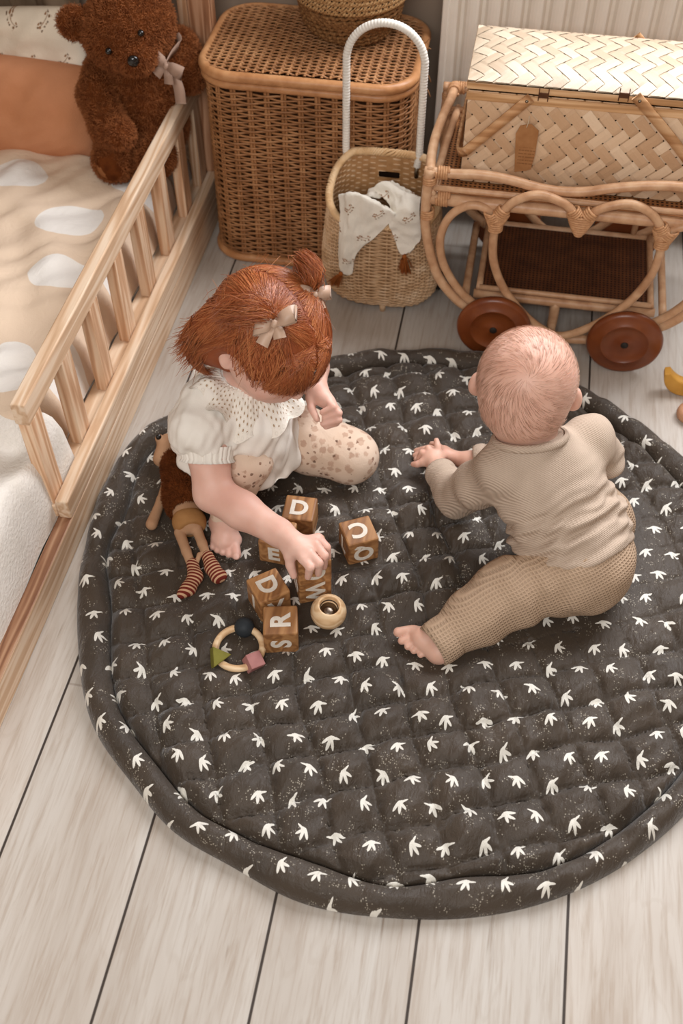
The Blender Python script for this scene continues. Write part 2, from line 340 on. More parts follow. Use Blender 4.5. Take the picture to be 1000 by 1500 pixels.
# ------------------------------------------------------------------ smooth bodies: blended distance field -> one continuous surface
class Body:
    def __init__(self, lo, hi, h):
        self.h = h; self.lo = np.array(lo, float); n = np.ceil((np.array(hi)-self.lo)/h).astype(int)+1
        self.D = np.full(n, .08, np.float32); self.n = n
    def _win(self, lo, hi, pad):
        a = np.clip(np.floor((np.asarray(lo)-pad-self.lo)/self.h).astype(int), 0, self.n-1); b = np.clip(np.ceil((np.asarray(hi)+pad-self.lo)/self.h).astype(int)+1, 1, self.n)
        if (b <= a).any(): return None, None
        g = [self.lo[i]+self.h*np.arange(a[i], b[i], dtype=np.float32) for i in range(3)]
        P = np.stack(np.meshgrid(*g, indexing='ij'), -1)
        return tuple(slice(x, y) for x, y in zip(a, b)), P
    def _put(self, sl, d, k, sub=False):
        D = self.D[sl]
        if sub:
            h = np.maximum(k-np.abs(D+d), 0)/k; self.D[sl] = np.maximum(D, -d)+h*h*k/4
        else:
            h = np.maximum(k-np.abs(D-d), 0)/k; self.D[sl] = np.minimum(D, d)-h*h*k/4
    def cone(self, a, b, ra, rb=None, k=.01, sub=False, cut=None):
        rb = ra if rb is None else rb; a = np.asarray(a, float); b = np.asarray(b, float); R = max(ra, rb)
        sl, P = self._win(np.minimum(a, b)-R, np.maximum(a, b)+R, k+.012)
        if sl is None: return self
        ab = b-a; L2 = max(ab@ab, 1e-12); t = np.clip(((P-a)@ab)/L2, 0, 1)
        d = np.linalg.norm(P-(a+t[..., None]*ab), axis=-1)-(ra+(rb-ra)*t)
        if cut is not None:
            for p0, nn in cut: d = np.maximum(d, (P-np.asarray(p0))@unit(nn))
        self._put(sl, d.astype(np.float32), k, sub); return self
    def chain(self, pts, rs, k=.01, k0=None):
        for i in range(len(pts)-1): self.cone(pts[i], pts[i+1], rs[i], rs[i+1], (k0 if (k0 and i == 0) else k))
        return self
    def ell(self, c, r, M=None, k=.01, sub=False, cut=None):
        c = np.asarray(c, float); r = np.asarray(r, float); R = r.max()
        sl, P = self._win(c-R, c+R, k+.012)
        if sl is None: return self
        p = P-c
        if M is not None: p = p@np.asarray(M)          # columns of M are the axes
        k0 = np.linalg.norm(p/r, axis=-1); k1 = np.maximum(np.linalg.norm(p/(r*r), axis=-1), 1e-6)
        d = np.where(k0 < 1e-3, -r.min(), k0*(k0-1)/k1)
        if cut is not None:
            for p0, nn in cut: d = np.maximum(d, (P-np.asarray(p0))@unit(nn))
        self._put(sl, d.astype(np.float32), k, sub); return self
    def plane(self, p0, nn):
        """cut everything on the side nn points to"""
        g = [self.lo[i]+self.h*np.arange(self.n[i], dtype=np.float32) for i in range(3)]
        P = np.stack(np.meshgrid(*g, indexing='ij'), -1); self.D = np.maximum(self.D, ((P-np.asarray(p0))@unit(nn)).astype(np.float32)); return self
    def mesh(self, smooth=2):
        D, h = self.D, self.h
        for ax in range(3):
            for e in (0, -1):
                s = [slice(None)]*3; s[ax] = e; D[tuple(s)] = np.maximum(D[tuple(s)], 1e-3)
        S = D < 0; nx, ny, nz = D.shape; cn = (nx-1, ny-1, nz-1)
        acc = np.zeros(cn+(3,), np.float32); cnt = np.zeros(cn, np.float32)
        C8 = [(i, j, k) for i in (0, 1) for j in (0, 1) for k in (0, 1)]
        v = lambda A, c: A[c[0]:nx-1+c[0], c[1]:ny-1+c[1], c[2]:nz-1+c[2]]
        for a in C8:
            for ax in range(3):
                if a[ax]: continue
                b = list(a); b[ax] = 1; b = tuple(b)
                m = v(S, a) != v(S, b)
                ii = np.nonzero(m)
                if not len(ii[0]): continue
                d0 = v(D, a)[ii]; d1 = v(D, b)[ii]; t = d0/(d0-d1)
                p = np.zeros((len(t), 3), np.float32); p[:] = a; p[:, ax] = t
                acc[ii] += p; cnt[ii] += 1
        idx = -np.ones(cn, np.int64); act = np.nonzero(cnt > 0); idx[act] = np.arange(len(act[0]))
        verts = (np.stack(act, 1)+acc[act]/cnt[act][:, None])*h+self.lo
        quads = []
        for ax in range(3):
            u, w_ = (ax+1) % 3, (ax+2) % 3
            s0 = [slice(None)]*3; s1 = [slice(None)]*3; s0[ax] = slice(0, -1); s1[ax] = slice(1, None)
            A, B = S[tuple(s0)], S[tuple(s1)]; m = A != B
            ii = np.array(np.nonzero(m)).T
            ok = (ii[:, u] > 0) & (ii[:, w_] > 0) & (ii[:, u] < cn[u]) & (ii[:, w_] < cn[w_]); ii = ii[ok]
            inside = A[tuple(ii.T)]
            def at_(du, dw):
                q = ii.copy(); q[:, u] += du; q[:, w_] += dw; return idx[tuple(q.T)]
            q = np.stack([at_(-1, -1), at_(0, -1), at_(0, 0), at_(-1, 0)], 1)
            q = np.where(inside[:, None], q, q[:, ::-1]); quads.append(q)
        F = np.concatenate(quads)
        for _ in range(smooth):
            s = np.zeros_like(verts); c = np.zeros(len(verts))
            for i in range(4):
                np.add.at(s, F[:, i], verts[F[:, (i+1) % 4]]+verts[F[:, (i+3) % 4]]); np.add.at(c, F[:, i], 2)
            verts = verts*.5+.5*s/np.maximum(c, 1)[:, None]
        return verts, F
def normals(verts, F):
    n = np.cross(verts[F[:, 2]]-verts[F[:, 0]], verts[F[:, 3]]-verts[F[:, 1]]); N = np.zeros_like(verts)
    for i in range(4): np.add.at(N, F[:, i], n)
    return N/np.maximum(np.linalg.norm(N, axis=1, keepdims=True), 1e-12)
def body_part(name, vf, mat, parent, mids=None):
    m = MB(); m.v.append(vf[0]); m.n = len(vf[0]); m.uv.append(np.zeros((m.n, 2))); m.f = [tuple(q) for q in vf[1].tolist()]
    m.m = list(mids) if mids is not None else [0]*len(m.f)
    return part(name, m, mat, parent)
def strands(P, r0, r1=None, sides=3):
    """P: (n, k, 3) polylines -> thin tapering strands in one mesh"""
    P = np.asarray(P, float); n, k = P.shape[:2]; r1 = r0*.25 if r1 is None else r1
    T = np.gradient(P, axis=1); T /= np.maximum(np.linalg.norm(T, axis=2, keepdims=True), 1e-9)
    A = np.zeros_like(T); A[..., 2] = 1; A[np.abs(T[..., 2]) > .9] = (1, 0, 0)
    N = np.cross(T, A); N /= np.maximum(np.linalg.norm(N, axis=2, keepdims=True), 1e-9); B = np.cross(T, N)
    rr = np.linspace(1, 0, k)[None, :, None, None]; r0 = np.broadcast_to(np.asarray(r0, float), (n,))[:, None, None, None]
    R = r0*(rr**.6)*.85+r0*.15 if r1 is None else r1+(r0-r1)*(rr**.7)
    a = np.arange(sides)*2*PI/sides
    ring = P[:, :, None]+R*(N[:, :, None]*np.cos(a)[None, None, :, None]+B[:, :, None]*np.sin(a)[None, None, :, None])
    base = (np.arange(n)*k*sides)[:, None, None]; i = (np.arange(k-1)*sides)[None, :, None]; j = np.arange(sides)[None, None]; j2 = (j+1) % sides
    F = np.stack([base+i+j, base+i+j2, base+i+sides+j2, base+i+sides+j], -1).reshape(-1, 4)
    m = MB(); m.v.append(ring.reshape(-1, 3)); m.n = n*k*sides
    U0 = np.random.default_rng(n).uniform(size=n); m.uv.append(np.stack([np.repeat(U0, k*sides), np.tile(np.repeat(np.linspace(0, 1, k), sides), n)], 1)); m.f = [tuple(q) for q in F.tolist()]; m.m = [0]*len(m.f)
    return m
def fur(vf, n, length, lean, r, seed=1, curl=.35, keep=None):
    v, F = vf; N = normals(v, F); rg = np.random.default_rng(seed)
    fi = rg.integers(0, len(F), n); wts = rg.dirichlet((1, 1, 1, 1), n)
    p = (v[F[fi]]*wts[..., None]).sum(1); nn = (N[F[fi]]*wts[..., None]).sum(1)
    if keep is not None: k = keep(p); p = p[k]; nn = nn[k]
    m = len(p)
    d = nn+np.asarray(lean)*.5+rg.normal(size=(m, 3))*curl; d /= np.linalg.norm(d, axis=1, keepdims=True)
    e = d+rg.normal(size=(m, 3))*curl*1.2+np.asarray(lean)*.5; e /= np.linalg.norm(e, axis=1, keepdims=True)
    L = length*rg.uniform(.6, 1.2, (m, 1))
    return strands(np.stack([p-nn*.001, p+d*L*.55, p+d*L*.55+e*L*.45], 1), r)
def frame(fwd, up):
    """columns: right, forward, up"""
    f_ = unit(fwd); r_ = unit(np.cross(f_, up)); u_ = np.cross(r_, f_); return np.stack([r_, f_, u_], 1)
# ------------------------------------------------------------------ bedding
DV0 = V(-1.1, 1.5, .12)
def duvet_mat():
    t = NT('cloud_print_cotton', .9, .1); v = t.tc()
    wob = t.noise(v, 14, 2); wb = t.math('MULTIPLY', t.math('SUBTRACT', wob, .5), .5)
    s = t.sep(v); dmin = None
    spots = [(at(103, 327, .2), .085, .062, .35), (at(22, 258, .21), .085, .055, .1), (at(92, 412, .195), .078, .052, .15), (at(195, 272, .2), .07, .045, -.7), (at(18, 545, .2), .06, .08, .3),
             (V(-1.25, 1.62, 0), .08, .055, .2), (V(-1.08, 1.42, 0), .08, .055, .5), (V(-1.3, 1.35, 0), .08, .055, .1), (V(-.725, 1.28, 0), .05, .06, .1), (V(-.72, 1.55, 0), .03, .045, .1), (V(-1.15, 1.2, 0), .08, .05, .1)]
    for c, rx, ry, an in spots:
        x = t.math('SUBTRACT', s[0], float(c[0]-DV0[0])); y = t.math('SUBTRACT', s[1], float(c[1]-DV0[1]))
        ca, sa = math.cos(an), math.sin(an)
        xx = t.math('DIVIDE', t.math('ADD', t.math('MULTIPLY', x, ca), t.math('MULTIPLY', y, sa)), rx*.80)
        yy = t.math('DIVIDE', t.math('SUBTRACT', t.math('MULTIPLY', y, ca), t.math('MULTIPLY', x, sa)), ry*.92)
        d = t.math('ADD', t.math('MULTIPLY', xx, xx), t.math('MULTIPLY', yy, yy))
        dmin = d if dmin is None else t.math('MINIMUM', dmin, d)
    f = t.sm(t.math('ADD', dmin, wb), .97, 1.03)
    t.color(t.mix(f, 'eae4dc', 'e0c8af'))
    t.bump(t.math('ADD', t.noise(v, 500, 2), t.math('MULTIPLY', t.noise(v, 26, 4, .6, .8), 6.0)), .22, .003); return t.m
def duvet_fn(P, h):
    x, y = P[..., 0], P[..., 1]; q = np.stack([x, y, 0*x], -1)
    f = noise3(q, 5.5, 3)*.014+noise3(q, 13, 4)*.006+.007*np.sin((x*1.6+y*.9)*26+2*noise3(q, 4, 8))*(.5+.5*noise3(q, 3, 9))
    P = P.copy(); P[..., 2] += f*np.clip(h, .15, 1)+.012*np.exp(-((y-1.72)/.08)**2)
    P[..., 0] += (1-h)*.003*np.sin(y*38+1.5*np.sin(y*17)); return P
dv = part('duvet', slab(-1.58, -.7075, 1.10, 1.93, .1, .205, .035, 90, 110, duvet_fn), duvet_mat(), origin=DV0)
tag(dv, 'beige duvet with white cloud shapes spread over the toddler bed', 'duvet')
def blanket_fn(P, h):
    x, y = P[..., 0], P[..., 1]; q = np.stack([x, y, 0*x], -1)
    P = P.copy(); P[..., 2] += (noise3(q, 6, 13)*.012+noise3(q, 17, 14)*.005)*np.clip(h, .2, 1)
    P[..., 0] += (1-h)*.0015*np.sin(y*24); return P
M_fleece = plain('white_fleece', 'dcd4c9', 'e8e1d8', .95, .05, 14, .5, 160, .004)
bk = part('blanket', slab(-1.58, -.677, .32, 1.16,   .066, .212, .022, 80, 90, blanket_fn), M_fleece)
tag(bk, 'fluffy white blanket at the open near end of the toddler bed', 'blanket')
def pillow(c, r, tilt, roll, n=48, p=3.2, seed=0, wr=.006):
    """closed cushion: square outline, thin at the seams"""
    u = np.linspace(-1, 1, n); A, B = np.meshgrid(u, u, indexing='ij'); A = np.sin(A*PI/2); B = np.sin(B*PI/2)
    t = np.clip((1-np.abs(A)**p)*(1-np.abs(B)**p), 0, 1)**.42
    pin = 1-.05*(np.abs(A)*np.abs(B))**2
    sides = []
    Mx = np.array(Matrix.Rotation(roll, 3, 'Y') @ Matrix.Rotation(tilt, 3, 'X'))
    for sgn in (1, -1):
        L = np.stack([A*r[0]*pin, -sgn*t*r[1], B*r[2]*pin], -1)
        q = L*1.0; L[..., 1] += -sgn*t*noise3(q, 16, seed)*wr-sgn*t*noise3(q, 34, seed+1)*wr*.4
        sides.append(L@Mx.T+np.asarray(c))
    m = MB(); m.grid(sides[0]); m.grid(sides[1], flip=True); return m
M_rust = plain('rust_muslin', 'bd805a', 'c88b66', .95, .08, 12, .5, 340, .0018)
pw = part('pillow', pillow((-1.10, 1.955, .282), (.232, .062, .098), -.30, .02, seed=21), M_rust); tag(pw, 'plain rust orange pillow leaning in front of the flowered one', 'pillow')
def sprig_mat(name, base, scale, c1, c2, mode='xz'):
    """small branches scattered on cloth: a bent stem with dots beside it"""
    t = NT(name, .92, .08); v = t.tc(); s = t.sep(v)
    a, b_ = (s[0], s[2]) if mode == 'xz' else (s[0], s[1])
    row = t.math('FLOOR', t.math('MULTIPLY', b_, scale)); sh = t.math('MULTIPLY', t.math('MODULO', t.math('ABSOLUTE', row), 2.0), .5)
    ca = t.math('ADD', t.math('MULTIPLY', a, scale), sh); cb = t.math('MULTIPLY', b_, scale)
    ia = t.math('FLOOR', ca); wn = t.white(t.comb(ia, row, 2.0))
    ang = t.math('MULTIPLY', t.math('SUBTRACT', wn[0], .5), 2.0)
    x = t.math('SUBTRACT', t.math('FRACT', ca), .5); y = t.math('SUBTRACT', t.math('FRACT', cb), .5)
    cs, sn = t.math('COSINE', ang), t.math('SINE', ang)
    u = t.math('ADD', t.math('MULTIPLY', x, cs), t.math('MULTIPLY', y, sn)); q = t.math('SUBTRACT', t.math('MULTIPLY', y, cs), t.math('MULTIPLY', x, sn))
    uv = t.comb(u, q, 0.0)
    stem = t.math('MULTIPLY', t.math('SUBTRACT', 1.0, t.sm(t.math('ABSOLUTE', t.math('SUBTRACT', q, t.math('MULTIPLY', t.math('MULTIPLY', u, u), .8))), .008, .02)), t.math('LESS_THAN', t.math('ABSOLUTE', u), .2))
    vo = t.n('TexVoronoi'); t.L(uv, vo.inputs['Vector']); vo.inputs['Scale'].default_value = 12
    env = t.math('MULTIPLY', t.math('LESS_THAN', t.math('ABSOLUTE', u), .24), t.math('LESS_THAN', t.math('ABSOLUTE', q), .11))
    dots = t.math('MULTIPLY', t.math('SUBTRACT', 1.0, t.sm(vo.outputs['Distance'], .36, .5)), env)
    f = t.math('MULTIPLY', t.math('MAXIMUM', t.math('MULTIPLY', stem, .7), dots), .9)
    c = t.mix(t.sep(vo.outputs['Color'])[1], c1, c2)
    t.color(t.mix(f, t.ramp(t.noise(v, 20, 2), [(.3, base[0]), (.7, base[1])]), c))
    t.bump(t.math('ADD', t.noise(v, 420, 2), t.math('MULTIPLY', t.noise(v, 40, 3), 3.0)), .3, .002); return t.m
M_sprig = sprig_mat('sprig_print_cotton', ('d6c7b2', 'decfba'), 14.0, '8a5a34', '5e4630')
pw2 = part('pillow', pillow((-1.13, 2.045, .312), (.225, .05, .120), -.24, -.12, seed=31, p=2.6), M_sprig); tag(pw2, 'cream pillow with small brown sprigs standing behind the rust pillow', 'pillow')
# draped curtain of the bed head
M_linen = plain('taupe_linen', '75614e', '85705b', .95, .05, 20, .3, 300, .001)
xs = np.linspace(-1.5, -.955, 120); zs = np.linspace(.19, 1.3, 40); X, Z_ = np.meshgrid(xs, zs, indexing='ij')
ph = (X*70+Z_*14)+1.2*np.sin(X*23); Yc = 2.150+.016*np.sin(ph)+.006*np.sin(ph*2.3+1)
P = np.stack([X, Yc, Z_], -1); P2 = P.copy(); P2[..., 1] += .003
b = MB(); b.grid(P, flip=False); b.grid(P2, flip=True); tag(part('curtain', b, M_linen), 'taupe gathered linen curtain hanging behind the pillows', 'curtain')
# ------------------------------------------------------------------ teddy bear
M_plush = plain('brown_plush', '4e2611', '6a3819', .95, .05, 60, .5, 700, .002)
def fur_mat(name, c1, c2):
    t = NT(name, .75, .12); t.color(t.ramp(t.noise(t.tc(), 90, 3), [(.3, c1), (.7, c2)])); return t.m
M_fur = fur_mat('brown_fur', '744022', 'a8683e'); M_pad = plain('brown_suede', '8a5836', '966340', .9, .05)
M_eye = plain('black_gloss', '0d0a09', '120e0c', .12, .6); M_bow = plain('rose_ribbon', '9b7f6e', 'ab8d7b', .7, .2, 30)
BZ = .205
teddy = thing('teddy_bear', 'brown furry teddy bear with a pale ribbon sitting in the corner of the bed', 'teddy bear', (-.78, 1.92, BZ))
B = Body((-.97, 1.72, .16), (-.58, 2.12, .66), .0035)
hc = aty(188, 40, 1.93)                                   # head centre
fw = unit(V(.30, -.94, -.05)); HM = frame(fw, V(-.50, 0, 1)); rt, up_ = HM[:, 0], HM[:, 2]
bc = V(-.765, 1.955, .315)
B.ell(bc, (.078, .07, .108), None, .03); B.ell(bc+V(0, .005, -.05), (.084, .08, .07), None, .03)
B.cone(bc+V(0, -.01, .08), hc, .05, .05, .02)
B.ell(hc, (.092, .078, .080), HM, .012); B.ell(hc+fw*.064-up_*.026, (.040, .036, .034), HM, .016)
for s in (1, -1):
    ec = hc+rt*s*.083+up_*.056; B.ell(ec, (.034, .016, .034), HM, .01); B.ell(ec+fw*.017, (.019, .011, .019), HM, .006, sub=True)
aL0, aL1, aL2 = bc+V(-.07, -.01, .07), aty(142, 140, 1.885), aty(160, 186, 1.845)
B.chain([aL0, aL1, aL2, aty(176, 196, 1.82)], [.038, .036, .036, .030], .012)
aR2 = aty(276, 100, 2.0); B.chain([bc+V(.06, 0, .07), aty(262, 70, 2.01), aR2, aty(277, 112, 1.98)], [.036, .036, .036, .033], .012)
lf = aty(168, 236, 1.845); B.chain([bc+V(-.04, -.05, -.06), (bc+V(-.04, -.05, -.06)+lf)/2+V(0, 0, .012), lf], [.046, .042, .042], .012)
B.ell(lf+V(0, -.012, .006), (.040, .024, .040), None, .01)
rf = V(-.722, 1.862, .252); B.chain([bc+V(.04, -.05, -.06), rf], [.045, .042], .012)
vf = B.mesh(2); body_part('body', vf, M_plush, teddy)
part('fur', fur(vf, 46000, .0082, (.0, -.1, -.3), .0007, 3, .6, keep=lambda p: (p[:, 2] > BZ+.004) & (np.linalg.norm(p-(lf+V(0, -.035, .004)), axis=1) > .026)), M_fur, teddy)
b = MB(); b.lathe([(0.001, .006), (.012, .005), (.022, 0), (.025, -.006)], lf+V(-.004, -.034, .004), (.06, -1, .18), 28, cap=False); part('paw_pad', b, M_pad, teddy)
for s in (1, -1):
    ep = hc+fw*.077+rt*s*.036+up_*.014
    b = MB(); b.lathe([(.0065*math.sin(a), .0065*math.cos(a)) for a in np.linspace(PI-.01, .01, 10)], ep, fw, 16, cap=False); part('eye', b, M_eye, teddy)
npos = hc+fw*.101-up_*.014
b = MB(); b.lathe([(.0115*math.sin(a), .007*math.cos(a)) for a in np.linspace(PI-.01, .01, 10)], npos, fw, 18, cap=False); part('nose', b, M_eye, teddy)
def ribbon(path, wdt, side, name, mat, parent, th=.0012):
    P = spline(path, 26); s_ = unit(side); T = np.gradient(P, axis=0); T /= np.linalg.norm(T, axis=1, keepdims=True)
    W = np.broadcast_to(s_, P.shape)-T*(T@s_)[:, None]; W /= np.linalg.norm(W, axis=1, keepdims=True); N = np.cross(T, W)
    wv = np.asarray(wdt, float); wv = np.interp(np.linspace(0, 1, 26), np.linspace(0, 1, len(wv)), wv)[:, None] if wv.ndim else np.full((26, 1), wv)
    ring = np.stack([P-W*wv/2-N*th/2, P+W*wv/2-N*th/2, P+W*wv/2+N*th/2, P-W*wv/2+N*th/2], 1)
    m = MB(); m.grid(ring, closed_v=True, flip=True); n_ = len(P); m.f += [(0, 1, 2, 3), ((n_-1)*4+3, (n_-1)*4+2, (n_-1)*4+1, (n_-1)*4)]; m.m += [0, 0]
    return part(name, m, mat, parent)
nk = aty(243, 92, 1.90)
ribbon([aty(256, 50, 1.955), aty(262, 64, 1.95), aty(250, 80, 1.925), nk], [.03, .03, .022, .012], (.3, -.3, .8), 'ribbon_band', M_bow, teddy)
def bow(c, right, up, out, sc, M_bowg, girl, name='hair_bow'):
    c = np.asarray(c); r_, u_, o_ = unit(right), unit(up), unit(out)
    Q = lambda x, y, z: c+(r_*x+u_*y+o_*z)*sc
    root = None
    for s in (1, -1):
        o = ribbon([Q(0, 0, .002), Q(s*.014, .004, .009), Q(s*.028, .006, .007), Q(s*.030, .004, .001), Q(s*.015, .001, .002), Q(0, 0, .003)], [.010*sc, .022*sc, .024*sc, .024*sc, .020*sc, .010*sc], u_, name if root is None else 'loop', M_bowg, girl if root is None else root)
        root = root or o
    for s in (1, -1): ribbon([Q(0, 0, .002), Q(s*.008, -.012, .006), Q(s*.014, -.026, .004)], [.008*sc, .016*sc, .019*sc], r_, 'tail', M_bowg, root)
    b = MB(); b.lathe([(.001, -.006*sc), (.0045*sc, -.005*sc), (.005*sc, 0), (.0045*sc, .005*sc), (.001, .006*sc)], Q(0, 0, .005), u_, 14, cap=False); part('knot', b, M_bowg, root)
bow(nk+V(.004, -.012, 0), unit(V(.8, -.1, -.45)), unit(V(.3, .2, .9)), unit(V(.2, -.9, .35)), 1.05, M_bow, teddy, 'ribbon_bow')
ribbon([nk, aty(254, 110, 1.90), aty(262, 130, 1.895), aty(265, 152, 1.89)], [.012, .020, .022, .022], (1, 0, .1), 'ribbon_tail', M_bow, teddy)
# ------------------------------------------------------------------ woven things
def rattan(name, c1, c2, c3, rough=.5):
    t = NT(name, rough, .3); v = t.tc()
    f = t.math('ADD', t.math('MULTIPLY', t.noise(v, 45, 3), .6), t.math('MULTIPLY', t.noise(v, 7, 2), .4))
    t.color(t.ramp(f, [(.32, c1), (.5, c2), (.68, c3)])); t.bump(t.noise(v, 300, 2), .15, .0008); return t.m
M_ham = rattan('honey_wicker', '79502f', '9a6a43', 'b6865b'); M_hamdk = rattan('dark_wicker', '6b3d1e', '86522b', '9a6236')
M_hamcane = rattan('honey_cane', '9e6b43', 'b37f54', 'c39266', .35)
M_lin = plain('basket_inside', '2c1a0f', '3a2416', .9, .05)
def round_rect(cx, cy, hx, hy, r, n):
    """closed outline, n evenly spaced points"""
    P = []
    for sx, sy, a0 in ((1,1,0), (-1,1,PI/2), (-1,-1,PI), (1,-1,1.5*PI)):
        for a in np.linspace(a0, a0+PI/2, 14): P.append((cx+sx*(hx-r)+r*math.cos(a), cy+sy*(hy-r)+r*math.sin(a)))
    P = np.array(P); Q = np.vstack([P, P[:1]]); s = np.concatenate([[0], np.cumsum(np.linalg.norm(np.diff(Q, axis=0), axis=1))])
    t = np.linspace(0, s[-1], n, endpoint=False); return np.stack([np.interp(t, s, Q[:, i]) for i in (0, 1)], 1)
def weave(mb, surf, nst, ts, amp, r, per=6, flat=.6, jit=.0, seed=0):
    """closed woven rows: surf(s, t) -> points and outward normals, s in 0..1 round the body"""
    rg = np.random.default_rng(seed); s = np.arange(nst*per)/(nst*per)
    for k, t in enumerate(ts):
        P, N = surf(s, t+0*s)
        off = amp*np.cos(PI*nst*s+PI*k) if nst % 2 == 0 else amp*np.cos(PI*nst*s+PI*k)*(1-0)
        z = np.zeros_like(P); z[:, 2] = jit*noise3(np.stack([np.cos(2*PI*s), np.sin(2*PI*s), 0*s], 1), 6, seed+k)
        mb.tube(P+N*off[:, None]+z, r*rg.uniform(.85, 1.15), 5, closed=True, nrm=N, flat=flat)
def stakes(mb, surf, nst, t0, t1, r, n=14, ph=0.0, sides=5):
    for i in range(nst):
        s = np.full(n, (i+ph)/nst % 1.0); t = np.linspace(t0, t1, n); P, N = surf(s, t); mb.tube(P, r, sides, nrm=N, flat=.7, cap=False)
# hamper
ham = thing('laundry_hamper', 'large honey wicker hamper with a lid between the bed and the white handled basket', 'hamper', (-.412, 2.03, 0))
HX, HY, HHX, HHY, HR = -.412, 2.028, .206, .142, .065; HT = .412
OUT = round_rect(HX, HY, HHX, HHY, HR, 480)
def ham_surf(s, t):
    i = (s*480) % 480; P = np.stack([np.interp(i, np.arange(481), np.append(OUT[:, k], OUT[0, k])) for k in (0, 1)], 1)
    j = ((s+.002)*480) % 480; Q = np.stack([np.interp(j, np.arange(481), np.append(OUT[:, k], OUT[0, k])) for k in (0, 1)], 1)
    d = Q-P; N = np.stack([d[:, 1], -d[:, 0], 0*d[:, 0]], 1); N /= np.linalg.norm(N, axis=1, keepdims=True)
    g = 1.0+.02*(1-t/HT)
    return np.stack([HX+(P[:, 0]-HX)*g, HY+(P[:, 1]-HY)*g, t], 1), N
b = MB(); weave(b, ham_surf, 38, np.arange(.022, HT-.012, .0060), .0030, .0026, 6, .62, .0011, 1); stakes(b, ham_surf, 38, .005, HT, .0036, ph=.0); stakes(b, ham_surf, 38, .005, HT, .0028, ph=.18)
part('woven_body', b, M_ham, ham)
b = MB(); P, N = ham_surf(np.arange(120)/120, np.full(120, .0)); P = P-N*.007
b.grid(np.stack([P+V(0,0,.01), P+V(0,0,HT)], 1), closed_u=True); b.add(P+V(0,0,.01), [tuple(range(120))]); part('inner_shell', b, M_lin, ham)
b = MB(); P, N = ham_surf(np.arange(160)/160, np.full(160, .010)); b.tube(P+N*.001, .0095, 10, closed=True); part('base_ring', b, M_hamcane, ham)
b = MB(); P, N = ham_surf(np.arange(160)/160, np.full(160, HT)); b.tube(P+N*.003, .0085, 10, closed=True); part('rim_ring', b, M_hamcane, ham)
lid = MB(); P, N = ham_surf(np.arange(160)/160, np.full(160, HT+.017)); lid.tube(P+N*.004, .0105, 12, closed=True); lidr = part('lid', lid, M_hamcane, ham)
def inside_rr(x, y, hx, hy, r):
    ax, ay = np.abs(x-HX), np.abs(y-HY); dx, dy = np.maximum(ax-(hx-r), 0), np.maximum(ay-(hy-r), 0)
    return (ax <= hx) & (ay <= hy) & (dx*dx+dy*dy <= r*r)
b = MB(); zt = HT+.024; rg = np.random.default_rng(4)
for k, y in enumerate(np.arange(HY-HHY+.008, HY+HHY-.004, .0062)):
    xs = np.arange(HX-HHX, HX+HHX, .0035); xs = xs[inside_rr(xs, y+0*xs, HHX+.002, HHY+.002, HR)]
    if len(xs) < 8: continue
    n_ = len(xs); o = .0024*np.cos((xs-HX)/.0165*PI+PI*k); b.tube(np.stack([xs, y+.0012*noise3(np.stack([xs, 0*xs+k, 0*xs], 1), 30, k), zt+o+.004*(1-((xs-HX)/HHX)**2)], 1), .0027, 5, nrm=(0,0,1), flat=.6, cap=False)
for i, x in enumerate(np.arange(HX-HHX+.012, HX+HHX-.006, .0165)):
    ys = np.arange(HY-HHY, HY+HHY, .008); ys = ys[inside_rr(x+0*ys, ys, HHX+.002, HHY+.002, HR)]
    if len(ys) > 4: b.tube(np.stack([x+0*ys, ys, zt+0*ys+.004*(1-((x-HX)/HHX)**2)], 1), .0030, 5, nrm=(0,0,1), flat=.6, cap=False)
part('lid_weave', b, M_ham, lidr)
b = MB(); b.add([(p[0]-0, p[1], HT+.014) for p in OUT[::4]], [tuple(range(120))]); part('lid_underside', b, M_lin, lidr)
b = MB()
for i in range(9):
    s0 = V(-.205+rg.uniform(-.004, .004), 2.03+rg.uniform(-.05, .05), rg.uniform(.30, .43)); e = s0+V(rg.uniform(.01, .028), rg.uniform(-.01, .01), rg.uniform(-.03, .02))
    b.tube(spline([s0, (s0+e)/2+V(.004, 0, .008), e], 8), .0011, 4)
part('loose_ends', b, M_ham, ham)
# small seagrass basket on the hamper
def coil_mat(name, c1, c2, c3, fr=260):
    t = NT(name, .75, .15); v = t.tc(); t.color(t.ramp(t.noise(v, fr, 3), [(.3, c1), (.5, c2), (.7, c3)])); t.bump(t.noise(v, 500, 2), .4, .001); return t.m
M_sea = coil_mat('seagrass', '5a3a20', '7a5432', '946c44'); M_seabr = coil_mat('seagrass_braid', '86603a', 'aa8256', 'c4a074'); M_cord = plain('dark_cord', '2c1e14', '3a2a1c', .8, .1)
bz = HT+.0335; sb = thing('seagrass_basket', 'small round seagrass basket with a braided top band standing on the hamper lid', 'basket', (-.352, 2.085, bz))
sc_ = V(-.352, 2.085, bz)
prof = spline([(.074, .004), (.086, .014), (.099, .045), (.107, .085), (.110, .118)], 60)
b = MB(); zz = np.arange(.005, .074, .0062)
for k, z in enumerate(zz):
    R = np.interp(z, prof[:, 1], prof[:, 0]); a = np.arange(260)*2*PI/260
    tw = .0011*np.sin(a*38+k*1.7)
    b.tube(np.stack([sc_[0]+(R+tw)*np.cos(a), sc_[1]+(R+tw)*np.sin(a), sc_[2]+z+.0014*np.sin(a*38+k*1.7+1.3)+.004*np.sin(a*2+k*.9)], 1), .0040, 6, closed=True)
part('coiled_body', b, M_sea, sb)
b = MB()
